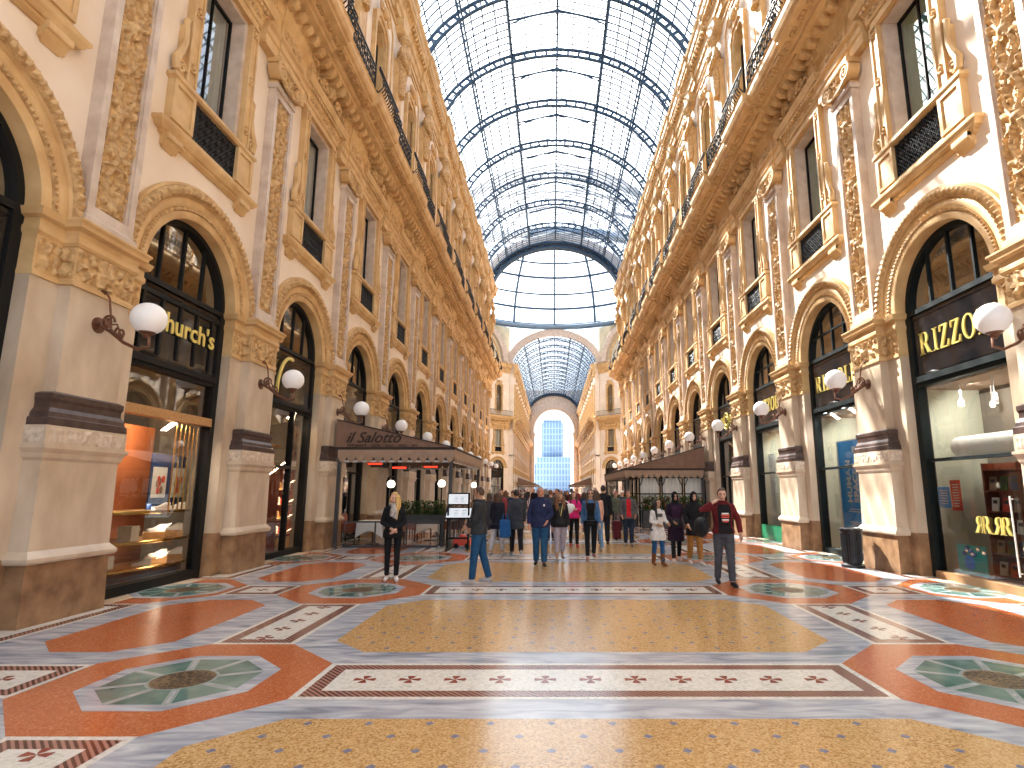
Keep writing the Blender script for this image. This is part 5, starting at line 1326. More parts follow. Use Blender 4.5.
for i in range(4): planter((3.42, 27.9 + 2.45 * i, 0), .45, 2.1, .78, '%s dark planter with shrubs and red flowers along the right cafe' % nth(i), 1500, True, .62, 10 + i)
for i, x in enumerate((4.45, 5.9)): planter((x, 26.2, 0), 1.3, .45, .78, 'dark planter with shrubs and red flowers before the right cafe, %s' % ('at its corner' if i == 0 else 'beside the pier'), 1500, True, .62, 20 + i)
# pale windows of the right terrace
for i in range(3):
    x0 = 3.75 + 1.05 * i; r = root('terrace_window', 'pale curtained terrace window of the right cafe, %s' % ['nearest the passage', 'in the middle', 'next to the wall'][i], 'terrace window', (x0, 26.75, 0))
    b = MB()
    for x in (0, .96): b.box(x, x + .05, -.03, .03, .0, 2.5)
    for z in (.85, 1.5, 2.45): b.box(.05, .96, -.025, .025, z, z + .05)
    link('frame', b.mesh('frame', 'black'), r)
    b = MB(); n = 20; v = []
    for k in range(n + 1): v += [(.08 + .85 * k / n, .06 + .02 * sin(k * 1.7), .05), (.08 + .85 * k / n, .06 + .02 * sin(k * 1.7), 2.45)]
    b.add(v, [(2 * k, 2 * k + 2, 2 * k + 3, 2 * k + 1) for k in range(n)], 0, True); link('curtain', b.mesh('curtain', 'paper'), r, 'pale curtain')
    b = MB(); b.tube([(.05, -.02, 1.9), (.2, -.02, 2.25), (.5, -.02, 2.43)], .02, 5); b.tube([(.96, -.02, 1.9), (.8, -.02, 2.25), (.5, -.02, 2.43)], .02, 5); link('arched_brace', b.mesh('arched_brace', 'black'), r)
fill_light((5.0, 29, 2.2), 60, .2, (1., .85, .6))
for i in range(5):
    y = 27.6 + 1.5 * i; r = root('terrace_window', 'curtained side window of the right cafe, %s from its corner' % ['first', 'second', 'third', 'fourth', 'fifth', 'sixth'][i], 'terrace window', (3.98, y, 0), pi / 2)
    b = MB()
    for x in (0, 1.4): b.box(x, x + .05, -.03, .03, 0, 2.3)
    for z in (.85, 1.5, 2.25): b.box(.05, 1.4, -.025, .025, z, z + .05)
    link('frame', b.mesh('frame', 'black'), r); b = MB(); b.box(.08, 1.37, -.07, -.05, .05, 2.25); link('curtain', b.mesh('curtain', 'paper'), r)
# globe lamp posts of the left cafe
def post_lamp(loc, h, label):
    r = root('post_lamp', label, 'lamp', loc); b = MB(); b.lathe([(.10, 0), (.10, .03), (.03, .06), (.022, .1), (.022, h - .16), (.05, h - .13), (.06, h - .10)], (0, 0, 0), 12); link('post', b.mesh('post', 'black'), r)
    b = MB(); b.ball((0, 0, h), .125, 18, 12); link('globe', b.mesh('globe', 'globelit', 80), r, 'glowing globe')
post_lamp((-5.28, 17.75, 0), 1.88, 'glowing globe post lamp behind the blonde woman at the left cafe'); post_lamp((-3.78, 18.1, 0), 1.9, 'glowing globe post lamp beside the menu stand at the left cafe'); post_lamp((-3.55, 23.85, 0), 1.9, 'small glowing globe post lamp at the far end of the left cafe')
for i, (x, y, z) in enumerate(((-5.75, 17.6, 2.46), (-5.1, 18.0, 2.36), (-4.2, 18.4, 2.40))):
    b = MB(); b.box(-.24, .24, -.05, .05, 0, .07); g = MB(); g.box(-.22, .22, -.055, -.045, .01, .06); c = MB(); c.box(-.01, .01, -.01, .01, .07, 3.42 - .25 * i - z)
    r = root('heater', 'red glowing bar heater under the left awning, %s' % ['nearest the pier', 'in the middle', 'nearest the passage'][i], 'heater', (x, y, z)); link('housing', b.mesh('housing', 'black'), r); link('element', g.mesh('element', 'heater'), r, 'red glowing element'); link('bracket', c.mesh('bracket', 'black'), r)
# menu stand
r = root('menu_stand', 'dark menu stand with two lit white menu boards in front of the left cafe', 'menu stand', (-3.02, 16.85, 0))
b = MB()
for x in (-.3, .3): b.box(x - .025, x + .025, -.03, .03, 0, 1.62); b.box(x - .03, x + .03, -.2, .2, 0, .04)
b.box(-.3, .3, -.02, .02, .3, .35); link('stand', b.mesh('stand', 'black'), r)
M['menulit'] = glow('lit_menu', (.78, .86, .92), .55)
def board(w, h, z, tilt, nm):
    b = MB(); b.box(-w / 2 - .04, w / 2 + .04, -.02, .02, -.04, h + .04); o = link('board_frame', b.mesh('board_frame', 'black'), r); o.location = (0, -.06, z); o.rotation_euler.x = tilt
    b = MB(); b.box(-w / 2, w / 2, -.026, -.02, 0, h); q = link('menu_sheet', b.mesh('menu_sheet', 'menulit'), o, 'lit white menu sheet')
    b = MB()
    for i in range(4):
        for x in (-.2, .12): b.box(w * x, w * (x + .18), -.029, -.026, h * (.2 + .17 * i), h * (.24 + .17 * i))
    link('printed_lines', b.mesh('printed_lines', 'shade'), o)
board(.56, .28, 1.30, 0, 'upper'); board(.70, .38, .90, -.85, 'lower')
r = root('cart', 'small red wheeled cart on the floor under the menu stand', 'cart', (-2.96, 17.33, 0)); r.scale = (.72, .72, .9)
b = MB(); b.stack([(.09, .34, .2), (.13, .36, .22), (.30, .33, .19)], 0, 0, -.34); b.ball((.02, 0, .32), .16, 12, 8, 0, (1.2, .9, .8)); link('body', b.mesh('body', 'redprint'), r)
for x in (-.22, .22):
    for y in (-.2, .2): b = MB(); b.lathe([(.01, -.03), (.085, -.03), (.085, .03), (.01, .03)], (0, 0, 0), 14); b.xform(Matrix.Translation((x, y, .086)) @ Matrix.Rotation(pi / 2, 4, 'X')); link('wheel', b.mesh('wheel', 'black'), r)
b = MB(); b.tube([(.2, 0, .3), (.26, 0, .5), (.24, 0, .62)], .02, 6); b.tube([(.24, -.14, .62), (.24, .14, .62)], .02, 6); link('handle', b.mesh('handle', 'redprint'), r)
# cafe furniture
def chair(loc, rz, label):
    r = root('armchair', label, 'chair', loc, rz, 'dark red cafe chairs'); b = MB(); b.box(-.26, .26, -.25, .25, .38, .47); link('seat', b.mesh('seat', 'redwood'), r)
    b = MB(); b.prism([(-.28, .45), (.28, .45), (.28, .85), (.2, .95), (-.2, .95), (-.28, .85)], -.27, -.21); link('backrest', b.mesh('backrest', 'redwood'), r)
    for sg in (-1, 1):
        b = MB(); b.box(-.24, .22, *sorted((sg * .25, sg * .30)), .47, .66); link('armrest', b.mesh('armrest', 'redwood'), r)
    for x in (-.22, .22):
        for y in (-.21, .21): b = MB(); b.box(x - .02, x + .02, y - .02, y + .02, 0, .38); link('leg', b.mesh('leg', 'black'), r)
def table(loc, label, lc):
    r = root('cafe_table', label, 'table', loc); b = MB(); b.box(-.38, .38, -.38, .38, .70, .735); link('tabletop', b.mesh('tabletop', 'wood'), r)
    b = MB(); b.lathe([(.22, 0), (.22, .03), (.03, .06), (.03, .70)], (0, 0, 0), 12); link('pedestal', b.mesh('pedestal', 'black'), r)
    b = MB(); v = []; f = []; n = 32
    for i in range(n):
        a = 2 * pi * i / n; m_ = max(abs(cos(a)), abs(sin(a))); x, y = .40 * cos(a) / m_, .40 * sin(a) / m_; dr = .30 + .22 * (1 - (m_ - .707) / .293)
        v += [(x, y, .742), (x * 1.06, y * 1.06, .742 - dr)]
    for i in range(n): j = (i + 1) % n; f.append((2 * i, 2 * j, 2 * j + 1, 2 * i + 1))
    f.append(tuple(2 * i for i in range(n))); b.add(v, f); o = link('tablecloth', b.mesh('tablecloth', 'paper')); o.location = loc; tag(o, lc, 'tablecloth', 'white cafe tablecloths')
for i, (x, y) in enumerate(((-6.0, 18.5), (-4.45, 19.9), (-4.6, 21.6))):
    w_ = ['beside the pier', 'behind the plants', 'deep under the awning'][i]
    table((x, y, 0), 'square cafe table of the left cafe, %s' % w_, 'white cloth with hanging corners on the cafe table %s' % w_)
    for sg in (-1, 1): chair((x + sg * .72, y, 0), 0 if sg < 0 else pi, 'dark red cafe armchair on the %s side of the table %s' % ('wall' if sg < 0 else 'passage', w_))
fill_light((-5.2, 19.5, 2.5), 30, .2, (1., .75, .5))
# ------------------------------------------------------------------ people
SKIN = {'fair': mat('skin_fair', (.62, .36, .26), (.68, .42, .31), .5, 8), 'ruddy': mat('skin_ruddy', (.58, .26, .17), (.66, .34, .24), .5, 8), 'tan': mat('skin_tan', (.46, .25, .15), (.54, .31, .20), .5, 8)}
HAIRM = {'black': mat('hair_black', (.010, .008, .007), (.03, .022, .018), .5, 30), 'brown': mat('hair_brown', (.045, .02, .010), (.10, .05, .025), .5, 30), 'auburn': mat('hair_auburn', (.12, .04, .015), (.22, .09, .035), .5, 30), 'blonde': mat('hair_blonde', (.52, .31, .09), (.72, .50, .20), .5, 30), 'grey': mat('hair_grey', (.22, .20, .18), (.36, .34, .32), .5, 30)}
M['eye'] = mat('eye_dark', (.012, .008, .006), None, .2); M['lips'] = mat('lips', (.40, .12, .10), None, .4)
FINE = False
_dg = bpy.context.evaluated_depsgraph_get
def remesh(b, voxel, mats, name, smooth_it=4):
    """one continuous skin over overlapping volumes"""
    me = b.mesh(name, mats); o = bpy.data.objects.new(name, me); COL.objects.link(o)
    md = o.modifiers.new('skin', 'REMESH'); md.mode = 'VOXEL'; md.voxel_size = voxel; md.use_smooth_shade = True
    m2 = o.modifiers.new('soften', 'SMOOTH'); m2.factor = .5; m2.iterations = smooth_it
    dg = _dg(); dg.update(); out = bpy.data.meshes.new_from_object(o.evaluated_get(dg)); bpy.data.objects.remove(o); bpy.data.meshes.remove(me)
    out.materials.clear()
    for m_ in (mats if isinstance(mats, (list, tuple)) else [mats]): out.materials.append(M[m_] if isinstance(m_, str) else m_)
    out.name = name
    return out
def loft(b, rings, n=20, mi=0):
    """rings (x, y, z, rx, ry[, tilt])"""
    v = []; f = []
    for x, y, z, rx, ry in rings:
        for j in range(n):
            a = 2 * pi * j / n; c, s_ = cos(a), sin(a); v.append((x + rx * (abs(c) ** .85) * (1 if c >= 0 else -1), y + ry * (abs(s_) ** .85) * (1 if s_ >= 0 else -1), z))
    for i in range(len(rings) - 1):
        for j in range(n): f.append((i * n + j, i * n + (j + 1) % n, (i + 1) * n + (j + 1) % n, (i + 1) * n + j))
    f += [tuple(range(n - 1, -1, -1)), tuple((len(rings) - 1) * n + j for j in range(n))]
    return b.add(v, f, mi, True)
def g_(x, s): return math.exp(-(x / s) ** 2)
def head_vert(u, v_):
    """unit-sphere point -> head surface, face towards -y"""
    x, y, z = cos(v_) * cos(u), cos(v_) * sin(u), sin(v_)
    X, Y, Z = .076 * x, .096 * y, .118 * z
    if z < 0:
        t = -z; X *= 1 - .30 * t ** 1.6; Y *= 1 - (.10 if y < 0 else .38) * t
        if y < 0: Y -= .012 * g_(z + .82, .25)
    if y < -.2:
        fx = X / .076
        Y -= .026 * g_(fx, .16) * g_(z + .20, .17)        # nose
        Y -= .012 * g_(fx, .13) * g_(z - .02, .2)          # bridge
        Y += .010 * (g_(fx - .42, .2) + g_(fx + .42, .2)) * g_(z - .06, .13)   # eye sockets
        Y -= .006 * g_(z - .26, .12) * g_(fx, .7)          # brow
        Y -= .006 * g_(fx, .3) * g_(z + .52, .10)          # lips
    return X, Y, Z
def head_shape(b, c, turn=0., nod=0., sc=1., off=None, n=28, m=20, mi=0):
    R = Matrix.Translation(c) @ Matrix.Rotation(turn, 4, 'Z') @ Matrix.Rotation(nod, 4, 'X') @ Matrix.Scale(sc, 4)
    v = []; f = []
    for i in range(m + 1):
        vv = -pi / 2 + pi * i / m
        for j in range(n):
            u = 2 * pi * j / n; p = head_vert(u, vv)
            if off:
                k = off(cos(vv) * cos(u), cos(vv) * sin(u), sin(vv)); p = tuple(q * k for q in p)
            v.append(R @ Vector(p))
    for i in range(m):
        for j in range(n): f.append((i * n + j, i * n + (j + 1) % n, (i + 1) * n + (j + 1) % n, (i + 1) * n + j))
    b.add(v, f, mi, True); return R
def hand(b, wrist, dirv, palm_n, curl=.5, side=1):
    """palm, four fingers of different length bent at the knuckles, and a thumb off the side of the palm"""
    d = Vector(dirv).normalized(); nrm = Vector(palm_n); nrm = (nrm - d * nrm.dot(d)).normalized(); lat = d.cross(nrm) * side
    w = Vector(wrist)
    for k in range(4):
        q = w + d * (.02 + .022 * k); b.ball(q, .026, 10, 8, 0, (1, 1, 1)); b.ball(q + lat * .022, .022, 8, 6); b.ball(q - lat * .022, .022, 8, 6)
    for i, (o, L) in enumerate(((-.033, .062), (-.011, .075), (.011, .070), (.033, .056))):
        a = w + d * .088 + lat * o; p = [a]; ang = 0
        for s_, f_ in ((.45, .35), (.32, .8), (.23, .7)):
            ang += curl * f_; p.append(p[-1] + (d * cos(ang) + nrm * sin(ang)) * L * s_)
        b.tube(p, [.0105, .010, .009, .008], 8)
    a = w + d * .03 - lat * .034
    b.tube([a, a - lat * .022 + d * .022 + nrm * .010, a - lat * .026 + d * .05 + nrm * .02], [.013, .011, .009], 8)
def person(label, loc, yaw=0., h=1.75, sex='m', skin='fair', stride=.35, lead=1, arms=None, top=((.03, .03, .035), .86, .018), bottom=((.05, .09, .2), 1.12, .10), shoes=((.6, .6, .6),), hair=('short', 'brown'), turn=0., nod=0., front=None, group=None, voxel=.012, lean=0., skirt=None, inner=None, sun=False, build=True):
    k = h / 1.75; f_ = 1.0 if sex == 'm' else .90
    # legs
    def leg(sg, a, kb):
        hip = Vector((sg * .092, 0, .0)); kn = hip + Vector((0, -sin(a), -cos(a))) * .43; an = kn + Vector((0, -sin(a - kb), -cos(a - kb))) * .42
        return hip, kn, an
    st = stride; L = {lead: leg(lead, st * .75, .06), -lead: leg(-lead, -st * .75, st * .75)}
    low = min(L[1][2].z, L[-1][2].z); hz = .085 - low
    for s_ in L: L[s_] = tuple(p + Vector((0, 0, hz)) for p in L[s_])
    dz = hz - .935            # pelvis drop against standing
    Z = lambda z: z + dz
    tor = [(.84, .140, .105), (.90, .160, .115), (.97, .155, .108), (1.08, .138 if sex == 'm' else .118, .094), (1.20, .152 * f_, .104), (1.31, .166 * f_, .110), (1.385, .160 * f_, .098), (1.435, .125 * f_, .082), (1.47, .085, .068), (1.495, .06, .058)]
    ly = lambda z: -lean * max(0, z - .95)
    sh = {s_: Vector((s_ * .168 * f_, ly(1.395), Z(1.395))) for s_ in (1, -1)}
    A = {}
    for s_ in (1, -1):
        sp = (arms or {}).get(s_)
        if sp is None: sw = -st * .55 * s_ * lead; sp = (sw, .16, .30)
        if isinstance(sp[0], (int, float)):
            sw, ab, eb = sp
            el = sh[s_] + Vector((s_ * sin(ab) * .3, -sin(sw) * .29, -cos(sw) * cos(ab) * .29)); wr = el + Vector((s_ * .01, -sin(sw + eb) * .25, -cos(sw + eb) * .25))
        else: el = Vector(sp[0]) + Vector((0, 0, dz)); wr = Vector(sp[1]) + Vector((0, 0, dz))
        A[s_] = (sh[s_], el, wr)
    hc = Vector((0, ly(1.63) - .015, Z(1.625)))
    # ---- body: one continuous skin
    b = MB(); loft(b, [(0, ly(z), Z(z), rx, ry) for z, rx, ry in tor])
    b.tube([(0, ly(1.44) + .01, Z(1.44)), (0, ly(1.56), Z(1.56))], [.062, .053], 12); R = head_shape(b, hc, turn, nod)
    for s_ in (1, -1):
        b.ball(R @ Vector((s_ * .076, .01, -.005)), .022, 8, 6, 0, (.5, .8, 1.3))
        a, e, w = A[s_]; b.tube([a, a.lerp(e, .5), e, e.lerp(w, .45), w], [.052 * f_, .047 * f_, .040 * f_, .038 * f_, .028], 10); b.ball(a, .056 * f_, 10, 8)
        dv = (w - e).normalized(); hand(b, w, dv, Vector((-s_, -.3, 0)) if abs(dv.x) < .7 else Vector((0, 0, -1)), .45, 1)
        p, q, r_ = L[s_]; b.tube([p + Vector((0, 0, .02)), p.lerp(q, .5), q, q.lerp(r_, .35), r_], [q_ * min(1, bottom[1] * .90) for q_ in (.088, .073, .056, .054, .038)], 12)
        fd = Vector((s_ * .12, -1, 0)).normalized(); lift = r_.z - .085
        b.tube([r_ + Vector((0, .035, -.03)), r_ + Vector((0, 0, -.045)) + fd * .08, r_ + fd * .16 + Vector((0, 0, -.062))], [.036, .036, .028], 8)
    S = Matrix.Scale(k, 4); b.xform(S)
    body = link('person', remesh(b, .0075 if FINE else voxel, SKIN[skin], 'body')); tag(body, label, 'person', group)
    body.location = loc; body.rotation_euler = (0, 0, yaw)
    def part(nm, mb, mats, lb=None, vx=None):
        mb.xform(S); return link(nm, remesh(mb, vx, mats, nm) if vx else mb.mesh(nm, mats), body, lb)
    # ---- face
    for s_ in (1, -1):
        b = MB(); b.ball(R @ Vector((s_ * .031, -.084, .008)), .0105, 8, 6, 0, (1.3, .7, .8)); part('eye', b, 'eye')
        b = MB(); b.tube([R @ Vector((s_ * x, -.092 + .25 * abs(x - .03), z)) for x, z in ((.014, .027), (.032, .032), (.050, .025))], .0045, 5); part('eyebrow', b, HAIRM[hair[1]] if hair[1] in HAIRM else 'eye')
    b = MB(); b.tube([R @ Vector((x, -.097 + .4 * abs(x), -.060)) for x in (-.024, -.008, .008, .024)], [.003, .007, .007, .003], 6); part('mouth', b, 'lips')
    # ---- trousers
    bc, bw, be = bottom
    b = MB(); loft(b, [(0, 0, Z(z), rx * 1.09 + .004, ry * 1.10 + .004) for z, rx, ry in tor if z <= max(.85, min(.98, top[1] + .06))])
    for s_ in (1, -1):
        p, q, r_ = L[s_]; e_ = q.lerp(r_, 1 - max(0, be - .085) / .42); e_.z = max(e_.z, .03)
        b.tube([p + Vector((0, 0, .03)), p.lerp(q, .5), q, q.lerp(e_, .4), e_], [.097 * bw / 1.05, .082 * bw, .066 * bw, .062 * bw, .053 * bw], 14)
    part('trousers', b, cloth(bc), None, voxel * 1.15)
    # ---- shoes
    for s_ in (1, -1):
        r_ = L[s_][2]; fd = Vector((s_ * .12, -1, 0)).normalized(); b = MB()
        up = .12 if len(shoes) > 1 and shoes[1] == 'boot' else .0
        b.tube([r_ + Vector((0, .05, -.045)), r_ + Vector((0, .02, -.035)), r_ + fd * .07 + Vector((0, 0, -.042)), r_ + fd * .14 + Vector((0, 0, -.052)), r_ + fd * .19 + Vector((0, 0, -.058))], [.03, .042, .043, .040, .022], 10)
        if up: b.tube([r_ + Vector((0, .005, -.03)), L[s_][1].lerp(r_, .45)], [.052, .064], 12)
        b.xform(S)
        for i in range(len(b.v)): x, y, z = b.v[i]; b.v[i] = (x, y, max(z, (r_.z - .085) * k + .002))
        o = link('shoe', b.mesh('shoe', cloth(shoes[0], .5)), body)
    # ---- upper garment
    tc_, hem, th = top
    b = MB(); rg = [(0, ly(z), Z(z), rx + th, ry + th) for z, rx, ry in tor if z >= hem]
    if hem < .84: rg = [(0, 0, Z(hem), (skirt or .215), .150 + th + .4 * max(0, (skirt or .2) - .2)), (0, 0, Z((hem + .9) / 2), .212, .150 + th), (0, 0, Z(.86), .20, .145 + th)] + [q for q in rg if q[2] > Z(.89)]
    else: rg = [(0, 0, Z(hem), .182 + th, .128 + th)] + [(x, y, z, max(rx, .178 + th) if z < Z(.98) else rx, max(ry, .126 + th) if z < Z(.98) else ry) for x, y, z, rx, ry in rg]
    rg = rg[:-1] + [(0, ly(1.485), Z(1.485), .075, .072)]
    loft(b, rg)
    for s_ in (1, -1):
        a, e, w = A[s_]; b.ball(a, (.056 * f_ + th * .55), 10, 8); b.tube([a, a.lerp(e, .5), e, e.lerp(w, .5), e.lerp(w, .93)], [(.054 * f_ + th * .5), (.051 * f_ + th * .5), (.046 * f_ + th * .5), (.043 * f_ + th * .45), (.038 * f_ + th * .35)], 12)
    if len(hair) > 2 and hair[2] == 'collar': b.tube([(.085 * cos(t), ly(1.5) + .085 * sin(t), Z(1.495)) for t in [2 * pi * i / 16 for i in range(16)]], .022, 6, 0, True)
    part('jacket' if th > .012 else 'shirt', b, cloth(tc_), None, voxel * 1.15)
    if front:          # what shows in the open front of the jacket
        fc, fw, z0, z1, nm = front; b = MB(); n = 10; v = []; f = []
        zs = [z1 + (z0 - z1) * i / 12 for i in range(13)]
        for z in zs:
            for a_, q in zip(rg, rg[1:]):
                if a_[2] <= Z(z) <= q[2]: u = (Z(z) - a_[2]) / max(1e-6, q[2] - a_[2]); rx, ry = a_[3] + (q[3] - a_[3]) * u, a_[4] + (q[4] - a_[4]) * u
            for j in range(n + 1):
                a_ = -pi / 2 + fw * (j / n - .5) * 2; c_, s2 = cos(a_), sin(a_); v.append(((rx + .005) * abs(c_) ** .85 * (1 if c_ >= 0 else -1), ly(z) - (ry + .010) * abs(s2) ** .85, Z(z)))
        for i in range(12):
            for j in range(n): f.append((i * (n + 1) + j, i * (n + 1) + j + 1, (i + 1) * (n + 1) + j + 1, (i + 1) * (n + 1) + j))
        b.add(v, f, 0, True); part(nm, b, cloth(fc))
    # ---- hair
    st_, hc_ = hair[0], hair[1]; hm = HAIRM[hc_] if hc_ in HAIRM else cloth(hc_)
    b = MB()
    if st_ in ('short', 'long', 'bob', 'curly'):
        lowz = -.25 if st_ == 'short' else -.6
        def off(x, y, z):
            edge = (y > -.35 - .35 * max(0, z - .2)) and z > lowz - .25 * y * (1 if st_ == 'short' else 0) or z > .62
            return 1.10 if edge else .82
        head_shape(b, hc, turn, nod, 1.0, off)
        if st_ != 'short':
            ln = {'long': .34, 'bob': .20, 'curly': .24}[st_]
            for i in range(9):
                u = (i - 4) / 4; x = .075 * sin(u * 1.9); y = .075 * cos(u * 1.9) + .0
                if y < -.045: y = -.045
                p = [R @ Vector((x, y, .03)), R @ Vector((x * 1.25, y * 1.15 + .005, -.09)), R @ Vector((x * 1.35, y * 1.05, -.09)) + Vector((0, .0, -ln * .5)), R @ Vector((x * 1.25, y * 1.1, -.09)) + Vector((0, .01, -ln))]
                if y < 0: p[2] = p[2] + Vector((0, -.045, 0)); p[3] = p[3] + Vector((0, -.085, 0))
                b.tube(p, [.034, .036, .034, .018] if st_ != 'curly' else [.045, .055, .05, .03], 8)
        part('hair', b, hm, None, .011 if voxel < .015 else .018)
    elif st_ == 'scarfhead':
        def off(x, y, z):
            face = (y < -.35) and (x * x / .38 + (z + .12) ** 2 / .45 < 1)
            return .86 if face else 1.17
        head_shape(b, hc, turn, nod, 1.0, off); b.tube([(0, ly(1.5) + .01, Z(1.56)), (0, ly(1.48), Z(1.49)), (0, ly(1.44), Z(1.43))], [.082, .095, .13], 16)
        part('headscarf', b, hm, None, .011)
    elif st_ == 'cap':
        def off(x, y, z): return 1.11 if z > .22 else .8
        head_shape(b, hc, turn, nod, 1.0, off); b.tube([R @ Vector((-.05, -.10, .045)), R @ Vector((0, -.145, .038)), R @ Vector((.05, -.10, .045))], .014, 6); part('cap', b, hm, None, .011)
    if sun:
        for s_ in (1, -1): b = MB(); b.ball(R @ Vector((s_ * .034, -.093, .006)), .022, 10, 8, 0, (1.1, .4, .8)); part('sunglass_lens', b, 'black')
        b = MB(); b.tube([R @ Vector((x, y, .012)) for x, y in ((-.082, .0), (-.06, -.088), (.06, -.088), (.082, .0))], .004, 5); part('sunglass_frame', b, 'black')
    body['_R'] = 0
    del body['_R']
    return body, k, dz
def person_fine(*a, **k_):
    global FINE; FINE = True; r_ = person(*a, **k_); FINE = False; return r_
def at(px, py):        # pixel of the feet -> place on the floor
    t = math.atan(97 / 565); a = (px - 553) / 565; c = (393 - py) / 565
    y = cos(t) - c * sin(t); z = sin(t) + c * cos(t); u = -1.7 / z
    return (-.26 + a * u, y * u, .006)
def attach(body, k, dz, nm, mb, mats, lb=None, vx=None):
    mb.xform(Matrix.Scale(k, 4) @ Matrix.Translation((0, 0, dz)))
    return link(nm, remesh(mb, vx, mats, nm) if vx else mb.mesh(nm, mats), body, lb)
# blonde woman, hands joined in front
p = person_fine('blonde woman in black jacket and leggings with patterned scarf, hands clasped, facing us', at(391, 581), .25, 1.66, 'f', 'fair', .06, 1, {1: ((.22, -.02, 1.14), (.045, -.20, 1.0)), -1: ((-.22, -.02, 1.14), (-.035, -.21, 1.02))}, ((.012, .012, .014), .84, .022), ((.012, .012, .014), .92, .10), ((.75, .74, .73),), ('long', 'blonde'), -.75, .1)
b = MB(); b.tube([(.075 * cos(t), .075 * sin(t) - .01, 1.50 + .01 * sin(t)) for t in [2 * pi * i / 18 for i in range(18)]], .035, 8, 0, True); b.tube([(.0, -.10, 1.47), (.02, -.145, 1.36), (.03, -.145, 1.22)], [.04, .05, .05], 8); b.tube([(-.03, -.10, 1.47), (-.04, -.15, 1.36), (-.045, -.15, 1.26)], [.035, .045, .04], 8)
M['scarf'] = mat('patterned_scarf', (.60, .56, .52), (.14, .12, .12), .8, 40); attach(*p, 'scarf', b, 'scarf', 'pale patterned scarf', .012)
# man walking left in profile
p = person_fine('man in charcoal zip jacket and blue jeans walking left in profile', at(478, 584), -pi / 2 - .1, 1.77, 'm', 'tan', .19, 1, {1: ((.21, -.03, 1.15), (.10, -.20, 1.02)), -1: ((-.21, .03, 1.14), (-.15, -.15, .98))}, ((.035, .038, .042), .88, .024), ((.018, .075, .17), 1.12, .09), ((.42, .40, .40),), ('short', 'brown', 'collar'), -.1, .05, ((.5, .48, .46), .22, 1.2, 1.47, 'shirt_front'))
p = person('dark-haired woman in navy coat and pale patterned trousers walking away', at(497, 556), pi - .3, 1.66, 'f', 'tan', .3, -1, None, ((.018, .02, .032), .74, .024), ((.55, .52, .53), 1.05, .14), ((.4, .35, .33),), ('long', 'brown'))
p = person('man in long slate-grey coat and black trousers walking away', at(516, 556), pi + .15, 1.76, 'm', 'tan', .48, 1, None, ((.045, .052, .066), .72, .028), ((.014, .014, .018), 1.08, .09), ((.55, .52, .5),), ('short', 'black', 'collar'))
b = MB(); b.stack([(0, .12, .22), (.05, .15, .24), (.38, .13, .24), (.44, .11, .23)], 0, 0, -.12); bg_ = b.mesh('bag', cloth((.015, .10, .30), .5)); r = root('shopping_bag', 'blue shopping bag carried between the man and woman walking away', 'bag', (-1.50, 15.0, .50)); link('body', bg_, r)
for x in (-.07, .07): b = MB(); b.tube([(x, -.1, .43), (x * .6, -.06, .58), (x * .6, .06, .58), (x, .1, .43)], .010, 6); link('handle', b.mesh('handle', cloth((.015, .10, .30), .5)), r)
p = person_fine('man in navy blue jacket and blue jeans with ruddy face walking towards us', at(540, 566), 0, 1.78, 'm', 'ruddy', .16, 1, {1: ((.26, .02, 1.15), (.16, -.10, .98)), -1: ((-.25, .03, 1.14), (-.24, -.06, .90))}, ((.022, .030, .085), .84, .034), ((.02, .085, .20), 1.22, .09), ((.03, .025, .025),), ('short', 'grey', 'collar'))
b = MB(); b.ball((.09, -.165, 1.33), .022, 8, 6, 0, (1, .3, 1.2)); attach(*p, 'chest_badge', b, 'paper', 'small pale chest badge')
p = person('curly-haired woman in black jacket and lilac-grey cropped trousers walking towards us', at(560, 561), .1, 1.64, 'f', 'tan', .26, -1, None, ((.018, .018, .022), .86, .02), ((.40, .36, .43), 1.12, .22), ((.35, .30, .28),), ('curly', 'auburn'), 0, 0, ((.03, .03, .035), .5, .95, 1.40, 'top'))
b = MB(); b.tube([(-.06, -.10, 1.44), (-.02, -.16, 1.25), (.0, -.165, 1.15), (.02, -.16, 1.25), (.06, -.10, 1.44)], .008, 5); attach(*p, 'necklace', b, 'brass', 'long necklace')
p = person('woman in pink jacket and black trousers with red trainers behind the curly-haired woman', at(574, 547), .05, 1.66, 'f', 'fair', .2, 1, {1: ((.24, .0, 1.15), (.06, -.2, 1.18)), -1: None}, ((.62, .03, .19), .90, .03), ((.014, .014, .016), 1.0, .09), ((.62, .04, .05),), ('bob', 'brown'))
b = MB(); b.ball((0, 0, 0), .15, 14, 10, 0, (1.7, .7, .9)); r = root('handbag', 'pale bulky handbag carried on the arm of the woman in pink', 'handbag', (.10, 15.6, 1.17), .35); link('body', b.mesh('body', 'paper'), r); r.rotation_euler = (0, -.45, 0)
b = MB(); b.tube([(-.16, 0, .08), (-.08, 0, .24), (.08, 0, .24), (.16, 0, .08)], .014, 6); link('strap', b.mesh('strap', 'paper'), r)
p = person_fine('long-haired woman in blue denim jacket over black top and leggings, walking towards us', at(591, 560), .0, 1.74, 'f', 'fair', .3, -1, None, ((.06, .14, .28), .97, .024), ((.012, .012, .014), .98, .11), ((.42, .20, .18),), ('long', 'brown'), 0, 0, ((.010, .010, .012), .55, .98, 1.40, 'black_top'), None, .012, 0, None, None, True)
p = person('woman in peach top and light jeans seen from behind', at(597, 551), pi + .3, 1.70, 'f', 'tan', .2, 1, None, ((.72, .42, .33), .86, .016), ((.16, .30, .48), 1.05, .09), ((.5, .5, .5),), ('long', 'brown'))
